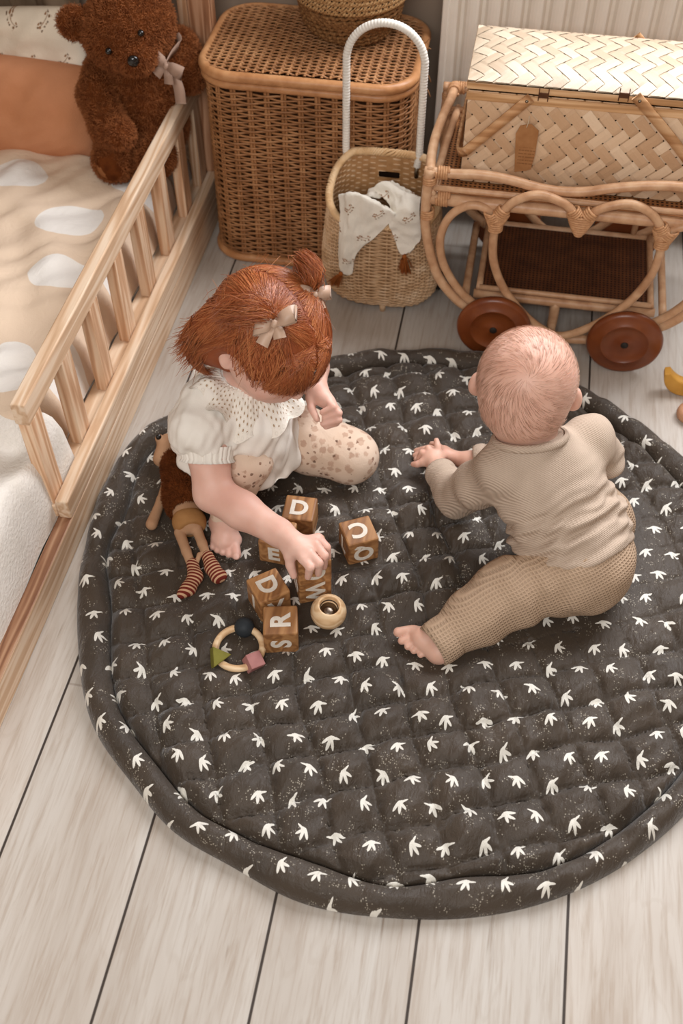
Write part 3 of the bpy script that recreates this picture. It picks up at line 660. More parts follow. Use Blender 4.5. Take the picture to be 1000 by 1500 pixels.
for k, z in enumerate(np.arange(.078, .128, .0098)):
    R = np.interp(z, prof[:, 1], prof[:, 0])+.002
    for ph in (0, 1, 2):
        a = np.arange(330)*2*PI/330; f = 33
        rr = R+.0035*np.cos(a*f+ph*2*PI/3+k); z_ = z+.0036*np.sin((a*f+ph*2*PI/3+k)*.5*2)
        b.tube(np.stack([sc_[0]+rr*np.cos(a), sc_[1]+rr*np.sin(a), sc_[2]+z_], 1), .0034, 5, closed=True)
band = part('braided_band', b, M_seabr, sb)
b = MB()
for k, z in enumerate(np.arange(.083, .128, .0098)):
    R = np.interp(z, prof[:, 1], prof[:, 0])+.0055; a = np.arange(400)*2*PI/400
    b.tube(np.stack([sc_[0]+R*np.cos(a), sc_[1]+R*np.sin(a), sc_[2]+z-.004+.002*np.sin(a*50)], 1), .0016, 4, closed=True)
part('dark_cord', b, M_cord, band)
b = MB(); b.lathe([(.072, .0), (.074, .006), (.084, .014), (.096, .045), (.103, .085), (.106, .125)], sc_, n=40, cap=False); b.add([(sc_[0]+.074*math.cos(t), sc_[1]+.074*math.sin(t), sc_[2]+.003) for t in np.arange(40)*2*PI/40], [tuple(range(40))]); part('inner_shell', b, M_sea, sb)
# ------------------------------------------------------------------ pull-along basket with the white handle
M_can = rattan('pale_rattan', 'a9845f', 'c4a17c', 'd6ba9a'); M_canrim = rattan('pale_rattan_rim', 'b08658', 'cda87c', 'dfc29c')
tr = thing('pull_along_basket', 'pale rattan toy trolley basket with a tall white hoop handle', 'trolley basket', (-.236, 1.809, 0))
TX, TY = -.236, 1.809
def tro_prof(z):
    q = np.array([(.012, .072, .040), (.022, .096, .052), (.045, .114, .062), (.085, .123, .066), (.13, .1225, .066), (.19, .116, .065), (.24, .110, .064), (.31, .103, .063)])
    return np.interp(z, q[:, 0], q[:, 1]), np.interp(z, q[:, 0], q[:, 2])
def rim_z(a):                                   # low in front, high at the back
    f = (np.sin(a)+1)/2; return .222+.083*np.clip(f*1.25-.12, 0, 1)**1.1
def tro_surf(s, t):
    a = 2*PI*s; z = .012+(rim_z(a)-.012)*t; rx, ry = tro_prof(z); e = .72
    c, n_ = np.cos(a), np.sin(a); cx = np.sign(c)*np.abs(c)**e; cy = np.sign(n_)*np.abs(n_)**e
    P = np.stack([TX+rx*cx, TY+ry*cy, z], 1); N = np.stack([c/rx, n_/ry, 0*c+.15], 1); N /= np.linalg.norm(N, axis=1, keepdims=True); return P, N
b = MB(); weave(b, tro_surf, 46, np.linspace(.0, .985, 50), .0022, .0024, 6, .6, .0006, 7); stakes(b, tro_surf, 46, 0, 1, .0024, 20)
part('woven_body', b, M_can, tr)
b = MB(); s_ = np.arange(120)/120; G = []
for t in np.linspace(0, 1, 24): P, N = tro_surf(s_, t+0*s_); G.append(P-N*.0022)
b.grid(np.array(G), closed_v=True); b.add(G[0], [tuple(range(120))]); part('inner_shell', b, rattan('rattan_lining', '8f673f', 'a87d52', 'b98f63'), tr)
b = MB(); s_ = np.arange(360)/360; P, N = tro_surf(s_, 1+0*s_)
for ph in range(4):
    a = 2*PI*s_*36+ph*PI/2; b.tube(P+N*(.0052*np.cos(a))[:, None]+np.stack([0*a, 0*a, .0052*np.sin(a)+.002], 1), .0032, 5, closed=True)
part('braided_rim', b, M_canrim, tr)
b = MB(); P, N = tro_surf(np.array([.25]), np.array([.845])); hp = P[0]-V(0, .003, 0)
b.box(hp-V(.021, .0025, .006), hp+V(.021, .004, .006)); part('grip_slot', b, plain('dark_slot', '17100b', '1f1610', .9, .02), tr, bevel=.002)
M_hand = plain('white_cord', 'd8d2c8', 'e3ddd3', .5, .3, 40)
hy = 1.866; hx0, hx1 = aty(509, 220, hy)[0], aty(612, 220, hy)[0]; hc_ = (hx0+hx1)/2; hr = (hx1-hx0)/2+.003; ztop = aty(560, 29, hy)[2]-.005
path = [(hx0, .286)]+[(hx0-.003, z) for z in np.linspace(.31, ztop-hr, 6)]+[(hc_-hr*math.cos(a), ztop-hr+hr*math.sin(a)) for a in np.linspace(.15, PI-.15, 12)]+[(hx1+.003, z) for z in np.linspace(ztop-hr, .31, 6)]+[(hx1, .286)]
PP = spline([(x, hy, z) for x, z in path], 560); rr = .0068+.00075*np.abs(np.sin(np.arange(560)*PI/5))
b = MB(); b.tube(PP, rr, 12); part('handle', b, M_hand, tr)
for x in (hx0, hx1):
    b = MB(); b.tube([(x, hy, .262), (x, hy, .290)], .0048, 10); part('handle_ferrule', b, M_metal, tr)
for x in (TX-.112, TX+.118):
    b = MB(); b.lathe([(.006, -.007), (.030, -.007), (.033, -.004), (.033, .004), (.030, .007), (.006, .007)], (x, 1.866, .033), (1, 0, 0), 26); part('wheel', b, M_dark, tr)
b = MB(); b.tube([(TX-.108, 1.866, .033), (TX+.113, 1.866, .033)], .004, 8); part('axle', b, M_dark, tr)
b = MB(); b.tube([(TX+.010, 1.766, .0), (TX+.010, 1.766, .022)], [.006, .008], 10); part('foot_peg', b, M_can, tr)
# muslin cloth hanging out of it, with two tassels
cl = thing('muslin_cloth', 'white muslin cloth with small sprigs and rust tassels hanging over the trolley basket', 'cloth', (-.236, 1.80, .17))
M_mus = sprig_mat('sprig_print_muslin', ('d8d0c2', 'e4ddd0'), 17.0, '9c6a44', '7d6247', 'xz')
def cloth(rows, n=40, th=.0016, wr=.0025, seed=0):
    """rows of points across the cloth, joined smoothly and thickened"""
    R = np.array([spline(r, n) for r in rows]); P = np.stack([spline(R[:, j], n) for j in range(n)], 1)
    T1 = np.gradient(P, axis=0); T2 = np.gradient(P, axis=1); N = np.cross(T1, T2); N /= np.maximum(np.linalg.norm(N, axis=2, keepdims=True), 1e-9)
    P = P+N*(noise3(P.reshape(-1, 3), 38, seed)*wr+noise3(P.reshape(-1, 3), 85, seed+2)*wr*.35).reshape(n, n, 1)
    m = MB(); m.grid(P); m.grid(P-N*th, flip=True); return m
def tp(u, v, y): return aty(u, v, y)
def front_y(z, out=.006): return TY-float(tro_prof(z)[1])-out
def fp(u, v, out=.008):
    y = 1.77
    for _ in range(6): y = front_y(aty(u, v, y)[2], out)
    return aty(u, v, y)
lx = [[fp(500, 300, -.028), tp(520, 292, 1.80), tp(552, 300, 1.80), tp(580, 318, 1.79)],
      [fp(500, 276, -.03)+V(-.003, -.012, -.008), fp(525, 290, .010)+V(0,0,.01), fp(555, 298, .012), fp(580, 312, .012)],
      [fp(498, 318, -.006), fp(515, 320, .010), fp(548, 325, .010), fp(574, 322, .012)],
      [fp(496, 350, -.004), fp(510, 352, .010), fp(535, 348, .010), fp(553, 344, .010)],
      [fp(494, 378, .002), fp(502, 386, .009), fp(514, 382, .009), fp(523, 370, .009)],
      [fp(500, 398, .006), fp(505, 402, .008), fp(510, 403, .008), fp(516, 400, .008)]]
part('left_corner', cloth(lx, 40, seed=2), M_mus, cl)
rx_ = [[tp(545, 276, 1.81), tp(565, 266, 1.815), tp(590, 280, 1.805), tp(612, 290, 1.79)],
       [fp(570, 300, -.03), fp(580, 290, -.03), fp(598, 285, -.02), fp(616, 288, -.02)],
       [fp(568, 322, .009), fp(580, 312, .012), fp(598, 310, .014), fp(614, 312, .006)],
       [fp(575, 345, .009), fp(587, 340, .010), fp(602, 338, .012), fp(616, 340, .006)],
       [fp(582, 364, .009), fp(592, 365, .009), fp(604, 362, .009), fp(615, 352, .006)],
       [fp(586, 372, .008), fp(590, 373, .008), fp(596, 371, .008), fp(601, 367, .008)]]
part('right_corner', cloth(rx_, 40, seed=5), M_mus, cl)
hp_ = [[tp(520, 300, 1.80), tp(545, 290, 1.805), tp(580, 292, 1.805), tp(608, 300, 1.79)], [tp(530, 290, 1.835), tp(555, 268, 1.84), tp(580, 270, 1.84), tp(606, 286, 1.815)], [tp(540, 288, 1.85), tp(556, 274, 1.855), tp(575, 276, 1.855), tp(600, 288, 1.85)]]
part('heap', cloth(hp_, 36, wr=.006, seed=9), M_mus, cl)
M_tas = plain('rust_yarn', '8a4a26', 'a3602f', .9, .05, 90)
for (u, v), (du, dv) in (((592, 373), (1, 24)), ((500, 399), (-10, 16))):
    p0 = fp(u, v, .010); p1 = fp(u+du, v+dv, .010); rg = np.random.default_rng(u); S = []
    for i in range(110):
        e = rg.normal(size=3)*V(.004, .003, .002); S.append([p0+rg.normal(size=3)*.0006, (p0*2+p1)/3+e*.7+V(0,-.002,0), p1+e*1.4+V(0,-.001,0)])
    t_ = part('tassel', strands(np.array(S), .0008, .0006), M_tas, cl)
    b = MB(); b.lathe([(.001, .0045), (.004, .002), (.0045, -.002), (.003, -.005)], p0*.9+p1*.1, (0, 0, 1), 12); part('tassel_knot', b, M_tas, t_)
# ------------------------------------------------------------------ rattan doll cart
M_pole = rattan('peeled_rattan', 'a87b58', 'c19672', 'd2ac88', .38); M_bind = plain('rattan_binding', 'b07f58', 'c8996f', .5, .3, 160)
M_whl = plain('reddish_wheel_wood', '6b3318', '82441f', .33, .45, 22)
def cane_mat(name, c1, c2, hole, pitch):
    t = NT(name, .6, .2); v = t.tc(); s = t.sep(v)
    fx = t.math('ABSOLUTE', t.math('SUBTRACT', t.math('FRACT', t.math('DIVIDE', s[0], pitch)), .5)); fy = t.math('ABSOLUTE', t.math('SUBTRACT', t.math('FRACT', t.math('DIVIDE', s[1], pitch)), .5))
    h = t.math('MULTIPLY', t.sm(fx, .20, .30), t.sm(fy, .20, .30))
    c = t.ramp(t.noise(v, 30, 3), [(.3, c1), (.7, c2)]); t.color(t.mix(h, c, hole)); t.bump(t.math('SUBTRACT', 1.0, h), .6, .002); return t.m
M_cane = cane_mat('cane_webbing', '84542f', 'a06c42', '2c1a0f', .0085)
M_cane2 = cane_mat('shaded_cane_webbing', '4e2c1a', '6a3e24', '1d110a', .0075)  # darker copy of the cane, shade under the cart put into its colour
cart = thing('rattan_cart', 'rattan doll cart with heart shaped side hoops and wooden wheels holding the picnic basket', 'doll cart', (.137, 1.82, 0))
YF, YB = 1.69, 1.992; XC = .139
def mir(p): return [(2*XC-x, z) for x, z in p]
def pole(name, pts, r, mat=None, n=60, closed=False, sides=12):
    b = MB(); b.tube(spline(pts, n, closed), r, sides, closed=closed); return part(name, b, mat or M_pole, cart)
def bind(c, ax, r, n=4, pitch=.0045, wr=.0026):
    ax = unit(ax); a = np.arange(n*22+1)*2*PI/22; x = unit(np.cross(ax, V(.3, .5, .8))); y = np.cross(ax, x)
    P = np.asarray(c)+ax*((a/(2*PI)-n/2)*pitch)[:, None]+r*(x*np.cos(a)[:, None]+y*np.sin(a)[:, None])
    b = MB(); b.tube(P, wr, 6); return part('binding', b, M_bind, cart)
H = [(.137,.326),(.118,.348),(.097,.361),(.060,.371),(.024,.358),(0,.332),(-.010,.300),(-.012,.262),(-.005,.215),(.018,.162),(.056,.112),(.100,.074),(.139,.058)]
heart = H+mir(H[:-1])[::-1][:-1]
loop = [(-.013,.302),(-.026,.322),(-.047,.331),(-.072,.326),(-.098,.300),(-.111,.252),(-.101,.196),(-.070,.143),(-.030,.105),(.02,.074)]
arc = [(-.140,.392),(-.143,.33),(-.139,.262),(-.114,.172),(-.076,.118),(-.036,.088),(.02,.062),(.08,.047),(.139,.043)]
for yq, sgn in ((YF, 1), (YB, -1)):
    q = lambda p, dy=0.0: [(x, yq+dy, z) for x, z in p]
    pole('post_arc', q(arc+mir(arc[:-1])[::-1]), .0095, n=150)
    pole('heart_hoop', q(heart, -.012*sgn), .0082, n=170, closed=True)
    pole('side_loop', q(loop, -.004*sgn), .0080, n=80); pole('side_loop', q(mir(loop), -.004*sgn), .0080, n=80)
    if sgn > 0:
        rl = [(-.150,.386),(-.10,.386),(-.054,.389),(-.004,.386),(.07,.373),(.13,.375),(.186,.389),(.243,.400),(.30,.404),(.36,.397),(.43,.392)]
    else: rl = [(-.150,.392),(.139,.392),(.43,.392)]
    pole('top_rail', q(rl, .004*sgn), .0088, n=110)
    pole('tray_beam', q([(-.142,.330),(.139,.330),(.42,.330)], .006*sgn), .0112, n=8)
    pole('tray_edge', q([(-.142,.350),(.139,.350),(.42,.350)], .010*sgn), .0055, n=8)
    yo = yq-.012*sgn
    for c, ax, r in (((-.016, yo, .316), (.55, 0, -.83), .0105), ((-.004, yo, .327), (-.5, 0, -.86), .0105), ((-.011, yo, .298), (0, 0, 1), .0115), ((2*XC+.016, yo, .316), (-.55, 0, -.83), .0105), ((2*XC+.004, yo, .327), (.5, 0, -.86), .0105), ((2*XC+.011, yo, .298), (0, 0, 1), .0115), ((.126, yo, .342), (.62, 0, -.78), .0105), ((.152, yo, .342), (-.62, 0, -.78), .0105)): bind(c, ax, r)
    # wrapped points where the hoops meet
    for x, z0, z1 in ((XC, .336, .298), (-.012, .322, .292), (2*XC+.012, .322, .292)):
        k = np.linspace(0, 1, 26); P = []
        b = MB()
        for t in np.linspace(0, 1, 9):
            z = z0+(z1-z0)*t; hw = .019*(1-t)**.8+.006 if x == XC else .013*(1-t)+.009; a = np.arange(26)*2*PI/26
            b.tube(np.stack([x+hw*np.cos(a), yo+(.0095-.003*t)*np.sin(a), z+0*a], 1), .0026, 6, closed=True)
        part('wrapped_joint', b, M_bind, cart)
    for x in (-.139, 2*XC+.139):
        for z, n_ in ((.372, 3), (.302, 4)): bind((x, yq, z), (0, 0, 1), .0108, n_)
        bind((x+(.022 if x < 0 else -.022), yq+.004*sgn, .386 if sgn > 0 else .392), (1, 0, 0), .0100, 5); bind((x+(.026 if x < 0 else -.026), yq+.006*sgn, .332), (1, 0, 0), .0125, 5)
    for x, s in ((-.036, 1), (2*XC+.036, -1)): bind((x, yq, .089), (s*.83, 0, -.55), .0108, 3)
for s in (1, -1):
    f = (lambda x: x) if s > 0 else (lambda x: 2*XC-x)
    pole('arm_rail', [(f(-.139), YF, .388), (f(-.143), 1.74, .391), (f(-.143), 1.80, .393), (f(-.138), 1.87, .394), (f(-.130), 1.94, .394), (f(-.128), YB, .394)], .0090)
    pole('arm_rail', [(f(-.134), YF, .342), (f(-.130), 1.78, .344), (f(-.126), 1.87, .346), (f(-.118), YB, .348)], .0075)
    pole('tray_beam', [(f(-.128), YF, .330), (f(-.128), 1.82, .330), (f(-.128), YB, .330)], .010, n=8)
    bind((f(-.128), YB-.016, .394), (0, 1, 0), .0105, 4)
b = MB(); b.box((-.128, YF, .3345), (2*XC+.128, YB, .3385)); part('tray_webbing', b, M_cane, cart, smooth=False)
# lower shelf
SX0, SX1, SY0, SY1, SZ = -.028, .312, 1.742, 1.975, .098
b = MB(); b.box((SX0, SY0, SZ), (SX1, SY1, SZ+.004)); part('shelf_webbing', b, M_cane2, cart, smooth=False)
for p0, p1, r in (((SX0-.01, SY0, SZ-.008), (SX1+.01, SY0, SZ-.008), .0095), ((SX0-.01, SY1, SZ), (SX1+.01, SY1, SZ), .0085), ((SX0, SY0, SZ+.006), (SX0, SY1, SZ+.006), .0065), ((SX1, SY0, SZ+.006), (SX1, SY1, SZ+.006), .0065), ((SX0, SY0, SZ+.009), (SX1, SY0, SZ+.009), .0055), ((SX0-.026, SY0-.01, SZ-.006), (SX0-.026, SY1, SZ-.006), .008), ((SX1+.026, SY0-.01, SZ-.006), (SX1+.026, SY1, SZ-.006), .008)):
    pole('shelf_beam', [p0, tuple((np.array(p0)+np.array(p1))/2), p1], r, n=8)
for x in (.0, .278):
    for yy in (YF+.012, YB-.012): pole('shelf_post', [(x, yy, .095), (x, yy, .2), (x, yy, .328)] if yy > 1.8 else [(x, yy, .04), (x, yy, .07), (x, yy, .095)], .0062, n=8)
pole('shelf_post', [(.128, SY0, .03), (.128, SY0, .06), (.128, SY0, .09)], .010, n=8); b = MB(); b.tube([(.128, YF, .035), (.128, YB, .035)], .008, 10); part('axle_bar', b, M_pole, cart)
for yq, sgn in ((YF, 1), (YB, -1)):
    for x in (.011, .2675):
        b = MB(); y0 = yq-.030*sgn
        b.lathe([(.006, .0), (.010, .0), (.011, .001), (.044, .001), (.0445, .0), (.0460, -.0008), (.0468, .001), (.066, .0012), (.0715, .004), (.0735, .010), (.0715, .016), (.060, .0195), (.006, .0195)], (x, y0-.007*sgn, .0735), (0, sgn, 0), 64, cap=False)
        wv = part('wheel', b, M_whl, cart)
        b = MB(); b.lathe([(.0005, -.002), (.005, -.002), (.0075, .0), (.0078, .006), (.0005, .006)], (x, y0-.008*sgn, .0735), (0, sgn, 0), 20, cap=False); part('axle_pin', b, M_dark, wv)
for x in (.011, .2675):
    b = MB(); b.tube([(x, YF-.03, .0735), (x, YB+.03, .0735)], .006, 10); part('axle', b, M_pole, cart)
# ------------------------------------------------------------------ woven bamboo picnic basket in the cart
def bam_mat(name, stops):
    t = NT(name, .42, .35); uv = t.tc('UV'); s = t.sep(uv)
    pc = t.white(t.comb(t.math('FLOOR', t.math('ADD', s[0], .001)), 2.0, 5.0))[0]
    f = t.noise(t.mapping(uv, scale=(40, 1.2, 1)), 3, 4, .6)
    c = t.ramp(t.math('ADD', t.math('MULTIPLY', pc, .6), t.math('MULTIPLY', f, .45)), stops); t.color(c); t.bump(f, .15, .0006); return t.m
M_bam = bam_mat('bamboo_strips', [(.2, 'bd9672'), (.5, 'd6b491'), (.85, 'e8ceb0')]); M_bamlid = bam_mat('bamboo_strips_pale', [(.2, 'a8927a'), (.5, 'baa68e'), (.85, 'c8b7a0')])
M_bamrail = wood('bamboo_rail', 'a87c50', 'c79b6e', 'd8b288', axis=0, ring=6, rough=.4); M_gap = plain('woven_backing', '2a1a10', '36220f', .9, .05)
def plaited(origin, eu, ev, W, Hh, pitch, fn=None, tw=2, lift=.0011, ang=PI/4, seed=0, fill=.436):
    """diagonal twill of flat strips filling the rectangle origin + u*eu + v*ev; fn bends (u, v) -> offset along the normal"""
    eu, ev = unit(eu), unit(ev); nn = np.cross(eu, ev); bm = bmesh.new(); uvl = bm.loops.layers.uv.new('UVMap'); rg = np.random.default_rng(seed)
    D = (W+Hh)*1.1; n = int(D/pitch)+2; ca, sa = math.cos(ang), math.sin(ang); hw = pitch*fill; sid = 0
    for fam in (0, 1):
        dx, dy = (ca, sa) if fam == 0 else (-sa, ca); px_, py_ = -dy, dx
        for i in range(-n, n):
            sid += 1; tint = rg.uniform()
            sub = 4; ks = np.arange(-n*sub, n*sub+1); prev = None
            for k in ks:
                j = k/sub; cell = math.floor(j)
                # over / under by twill; the height eases between cells
                def up(c):
                    a_, b_ = (c, i) if fam == 0 else (-i-1, c)
                    o = ((a_+b_) % (2*tw)) < tw
                    return 1.0 if o == (fam == 0) else -1.0
                fr = j-cell; h0, h1 = up(cell), up(cell+1) if fr > .5 else up(cell-1)
                hgt = h0 if .25 <= fr <= .75 else (h0+h1)/2
                cu, cv = W/2+dx*(j*pitch)+px_*((i+.5)*pitch), Hh/2+dy*(j*pitch)+py_*((i+.5)*pitch)
                row = []
                for s in (-1, 0, 1):
                    row.append((cu+px_*hw*s, cv+py_*hw*s, lift*hgt+(.0005 if s == 0 else 0)))
                if prev is not None:
                    q = prev+row
                    if min(a[0] for a in q) < W and max(a[0] for a in q) > 0 and min(a[1] for a in q) < Hh and max(a[1] for a in q) > 0:
                        vs = [bm.verts.new(a) for a in q]
                        piece = sid*131+((cell*7) % 97)
                        for a_, b_ in ((0, 1), (1, 2)):
                            f = bm.faces.new((vs[a_], vs[a_+1], vs[a_+4], vs[a_+3]))
                            for l, (su, sv) in zip(f.loops, ((a_*.45, j-1/sub), (a_*.45+.45, j-1/sub), (a_*.45+.45, j), (a_*.45, j))): l[uvl].uv = (sid+su, sv)
                prev = row
    for co, no in (((0,0,0), (-1,0,0)), ((W,0,0), (1,0,0)), ((0,0,0), (0,-1,0)), ((0,Hh,0), (0,1,0))):
        bmesh.ops.bisect_plane(bm, geom=bm.verts[:]+bm.edges[:]+bm.faces[:], plane_co=co, plane_no=no, clear_outer=True)
    bmesh.ops.remove_doubles(bm, verts=bm.verts[:], dist=1e-6)
    m = MB(); bm.verts.ensure_lookup_table(); bm.verts.index_update(); O = np.asarray(origin, float); uv = np.zeros((len(bm.verts), 2)); vs = []
    for f in bm.faces:
        for l in f.loops: uv[l.vert.index] = l[uvl].uv
    for v in bm.verts:
        u_, v_, h_ = v.co; off = (fn(u_, v_) if fn else 0.0); vs.append(O+eu*u_+ev*v_+nn*(h_+off))
    m.add(vs, [[v.index for v in f.verts] for f in bm.faces], uv); bm.free(); return m
PX0, PX1, PY0, PY1, PZ0, PZ1 = -.088, .368, 1.748, 1.945, .341, .517
pic = thing('picnic_basket', 'pale woven bamboo picnic basket with a lid standing in the rattan cart', 'picnic basket', ((PX0+PX1)/2, (PY0+PY1)/2, PZ0))
W, D_, Hh = PX1-PX0, PY1-PY0, PZ1-PZ0
belly = lambda u, v: .006*math.sin(PI*min(max(u/W, 0), 1))*math.sin(PI*min(max(v/Hh, 0), 1))
m = plaited((PX0, PY0, PZ0), (1,0,0), (0,0,1), W, Hh, .0205, belly, seed=1); part('front_weave', m, M_bam, pic, smooth=False)
m = plaited((PX0, PY1, PZ0), (0,-1,0), (0,0,1), D_, Hh, .0205, seed=2); part('end_weave', m, M_bam, pic, smooth=False)
m = plaited((PX1, PY0, PZ0), (0,1,0), (0,0,1), D_, Hh, .0205, seed=3); part('end_weave', m, M_bam, pic, smooth=False)
m = plaited((PX1, PY1, PZ0), (-1,0,0), (0,0,1), W, Hh, .0205, seed=4); part('back_weave', m, M_bam, pic, smooth=False)
b = MB(); b.box((PX0+.003, PY0+.003, PZ0), (PX1-.003, PY1-.003, PZ1)); part('inner_shell', b, M_gap, pic, smooth=False)
for lo, hi in (((PX0-.003, PY0-.004, PZ1-.016), (PX1+.003, PY0+.002, PZ1-.001)), ((PX0-.003, PY1-.002, PZ1-.016), (PX1+.003, PY1+.003, PZ1-.001)), ((PX0-.003, PY0, PZ1-.016), (PX0+.002, PY1, PZ1-.001)), ((PX1-.002, PY0, PZ1-.016), (PX1+.003, PY1, PZ1-.001))):
    b = MB(); b.box(lo, hi); part('rim_slat', b, M_bamrail, pic, bevel=.0012)
LZ0, LZ1 = PZ1+.003, PZ1+.036
lidp = MB(); lidp.box((PX0-.004, PY0-.003, LZ0), (PX1+.004, PY1+.003, LZ0+.014)); lidp = part('lid', lidp, M_bamrail, pic, bevel=.0025)
dome = lambda u, v: .017*(1-abs(2*u/(W+.006)-1)**5)*(1-abs(2*v/(D_+.006)-1)**3.2)
m = plaited((PX0-.003, PY0-.003, LZ0+.0155), (1,0,0), (0,1,0), W+.006, D_+.006, .0205, dome, seed=6, fill=.468); part('lid_weave', m, M_bamlid, lidp, smooth=False)
u = np.linspace(-.002, W+.008, 30); v = np.linspace(-.002, D_+.008, 24)
b = MB(); b.grid(np.array([[(PX0-.003+min(max(a, 0), W+.006), PY0-.003+min(max(c, 0), D_+.006), LZ0+.0130+dome(min(max(a, 0), W+.006), min(max(c, 0), D_+.006))) for c in v] for a in u])); part('lid_backing', b, M_gap, lidp)
M_strap = wood('bamboo_strap', 'a3744c', 'be8e62', 'd0a67c', axis=0, ring=5, rough=.4)
def strap(pts, wdt, side, name): return ribbon(pts, wdt, side, name, M_strap, pic, th=.004)
yh = PY0-.009
for pv, ends in (((770, 149), ((720, 190), (672, 226))), ((938, 149), ((985, 205), (1030, 262)))):
    p0 = aty(pv[0], pv[1], yh); p1 = aty(*ends[0], yh-.004); p2 = aty(*ends[1], yh-.004); xd = -1 if pv[0] < 850 else 1
    p0 = p0-(p1-p0)*.14
    q = V(0, PY1-PY0+.02, 0)
    strap([p0, p1, p2+V(-xd*.010, 0, .006)], .017, tuple(np.cross(unit(p1-p0), V(0, 1, 0))), 'handle_arm'); strap([p0+q, p1+q, p2+q+V(-xd*.010, 0, .006)], .017, tuple(np.cross(unit(p1-p0), V(0, 1, 0))), 'handle_arm')
    strap([p2+V(-xd*.012, .000, .007), p2+V(xd*.001, .006, .001), p2+V(xd*.004, .03, 0), p2+V(xd*.004, .11, 0), p2+q+V(xd*.004, -.03, 0), p2+q+V(xd*.001, -.006, .001), p2+q+V(-xd*.012, 0, .007)], .017, (.25*xd, 0, 1), 'handle_cross_piece')
    b = MB(); b.lathe([(.0005, -.0022), (.0022, -.0015), (.003, .0)], p0+(p1-p0)*.10+V(0, -.0022, 0), (0, 1, 0), 14, cap=False); part('rivet', b, M_metal, pic)
for u_ in (796, 914):
    c = aty(u_, 139, PY0-.006); b = MB()
    for dx in (-.008, .008): b.tube([c+V(dx, -.001, -.011), c+V(dx, -.002, 0), c+V(dx, -.001, .012)], .0008, 6)
    b.box(c+V(-.008, -.0022, -.005), c+V(.008, -.0004, .004)); part('hinge', b, plain('hinge_cord', '4a2c1a', '5e3a22', .6, .2), pic, smooth=False)
# swing tag
tg_y = PY0-.0125
def tag_mat():
    t = NT('kraft_card', .85, .1); v = t.tc(); s = t.sep(v)
    ln_ = t.math('FRACT', t.math('MULTIPLY', s[2], 155.0)); row = t.math('FLOOR', t.math('MULTIPLY', s[2], 155.0))
    wd = t.noise(t.comb(s[0], row, 0.0), 420, 1)
    ink = t.math('MULTIPLY', t.math('MULTIPLY', t.math('LESS_THAN', ln_, .36), t.math('GREATER_THAN', wd, .44)), t.math('MULTIPLY', t.math('LESS_THAN', t.math('ABSOLUTE', s[0]), .0155), t.math('LESS_THAN', t.math('ABSOLUTE', t.math('SUBTRACT', s[2], .029)), .017)))
    t.color(t.mix(t.math('MULTIPLY', ink, .55), t.ramp(t.noise(v, 60, 3), [(.3, '9a6a42'), (.7, 'aa7a50')]), '6a4326')); return t.m
c = [aty(u_, v_, tg_y) for u_, v_ in ((753, 252), (755, 196), (762, 184), (778, 182), (789, 192), (783, 228), (777, 248), (770, 250))]
b = MB(); k = len(c); b.add(c+[p+V(0, .0012, 0) for p in c], [tuple(range(k))[::-1], tuple(range(k, 2*k))]+[(i, (i+1) % k, (i+1) % k+k, i+k) for i in range(k)])
tgo = part('swing_tag', b, tag_mat(), pic, smooth=False, origin=aty(768, 250, tg_y)); tgo['label'] = 'brown paper tag'
b = MB(); b.tube(spline([aty(771, 187, tg_y-.001), aty(774, 178, tg_y-.002), aty(775, 170, tg_y+.004)], 10), .0007, 5); part('tag_string', b, plain('twine', 'c9b79a', 'd8c8ae', .9), tgo)
# ------------------------------------------------------------------ quilted play mat
QC = V(-.03, 1.08); QA = math.radians(22.2); QCA, QSA = math.cos(QA), math.sin(QA); PA, PB = .0755, .065; A0, B0 = -.0355, .7870
_rt = np.array([(0,.548),(20,.545),(39,.545),(64,.552),(88,.575),(102,.568),(125,.575),(150,.618),(166,.640),(176,.612),(200,.602),(222,.606),(244,.594),(273,.580),(300,.552),(317,.535),(340,.54),(360,.548)], float)
def q_rad(th):
    d = np.degrees(th) % 360; pad = np.vstack([_rt[-4:-1]-[360, 0], _rt, _rt[1:4]+[360, 0]]); r = np.interp(d, pad[:, 0], pad[:, 1])
    for o in (-8, 8, -4, 4): r = r+np.interp((d+o+360) % 360, pad[:, 0], pad[:, 1])
    return r/5+.003*np.sin(th*11+2.5*np.sin(th*3))
# soft folds: (x0, y0, x1, y1, height, width)
_folds = [(.09, .87, .16, .72, .016, .022), (.12, .90, .24, .76, .014, .02), (.05, .86, .04, .70, .010, .02), (.20, .95, .36, .88, .012, .025), (-.02, .70, .14, .60, .010, .02), (.18, .70, .34, .74, .012, .022), (-.10, 1.2, .02, 1.28, .009, .02), (-.16, 1.10, -.04, 1.0, .008, .022), (-.40, .78, -.34, .64, .008, .02), (-.33, .58, -.12, .56, .010, .015), (-.52, 1.32, -.60, 1.24, .02, .022), (.02, 1.45, .1, 1.38, .010, .02)]
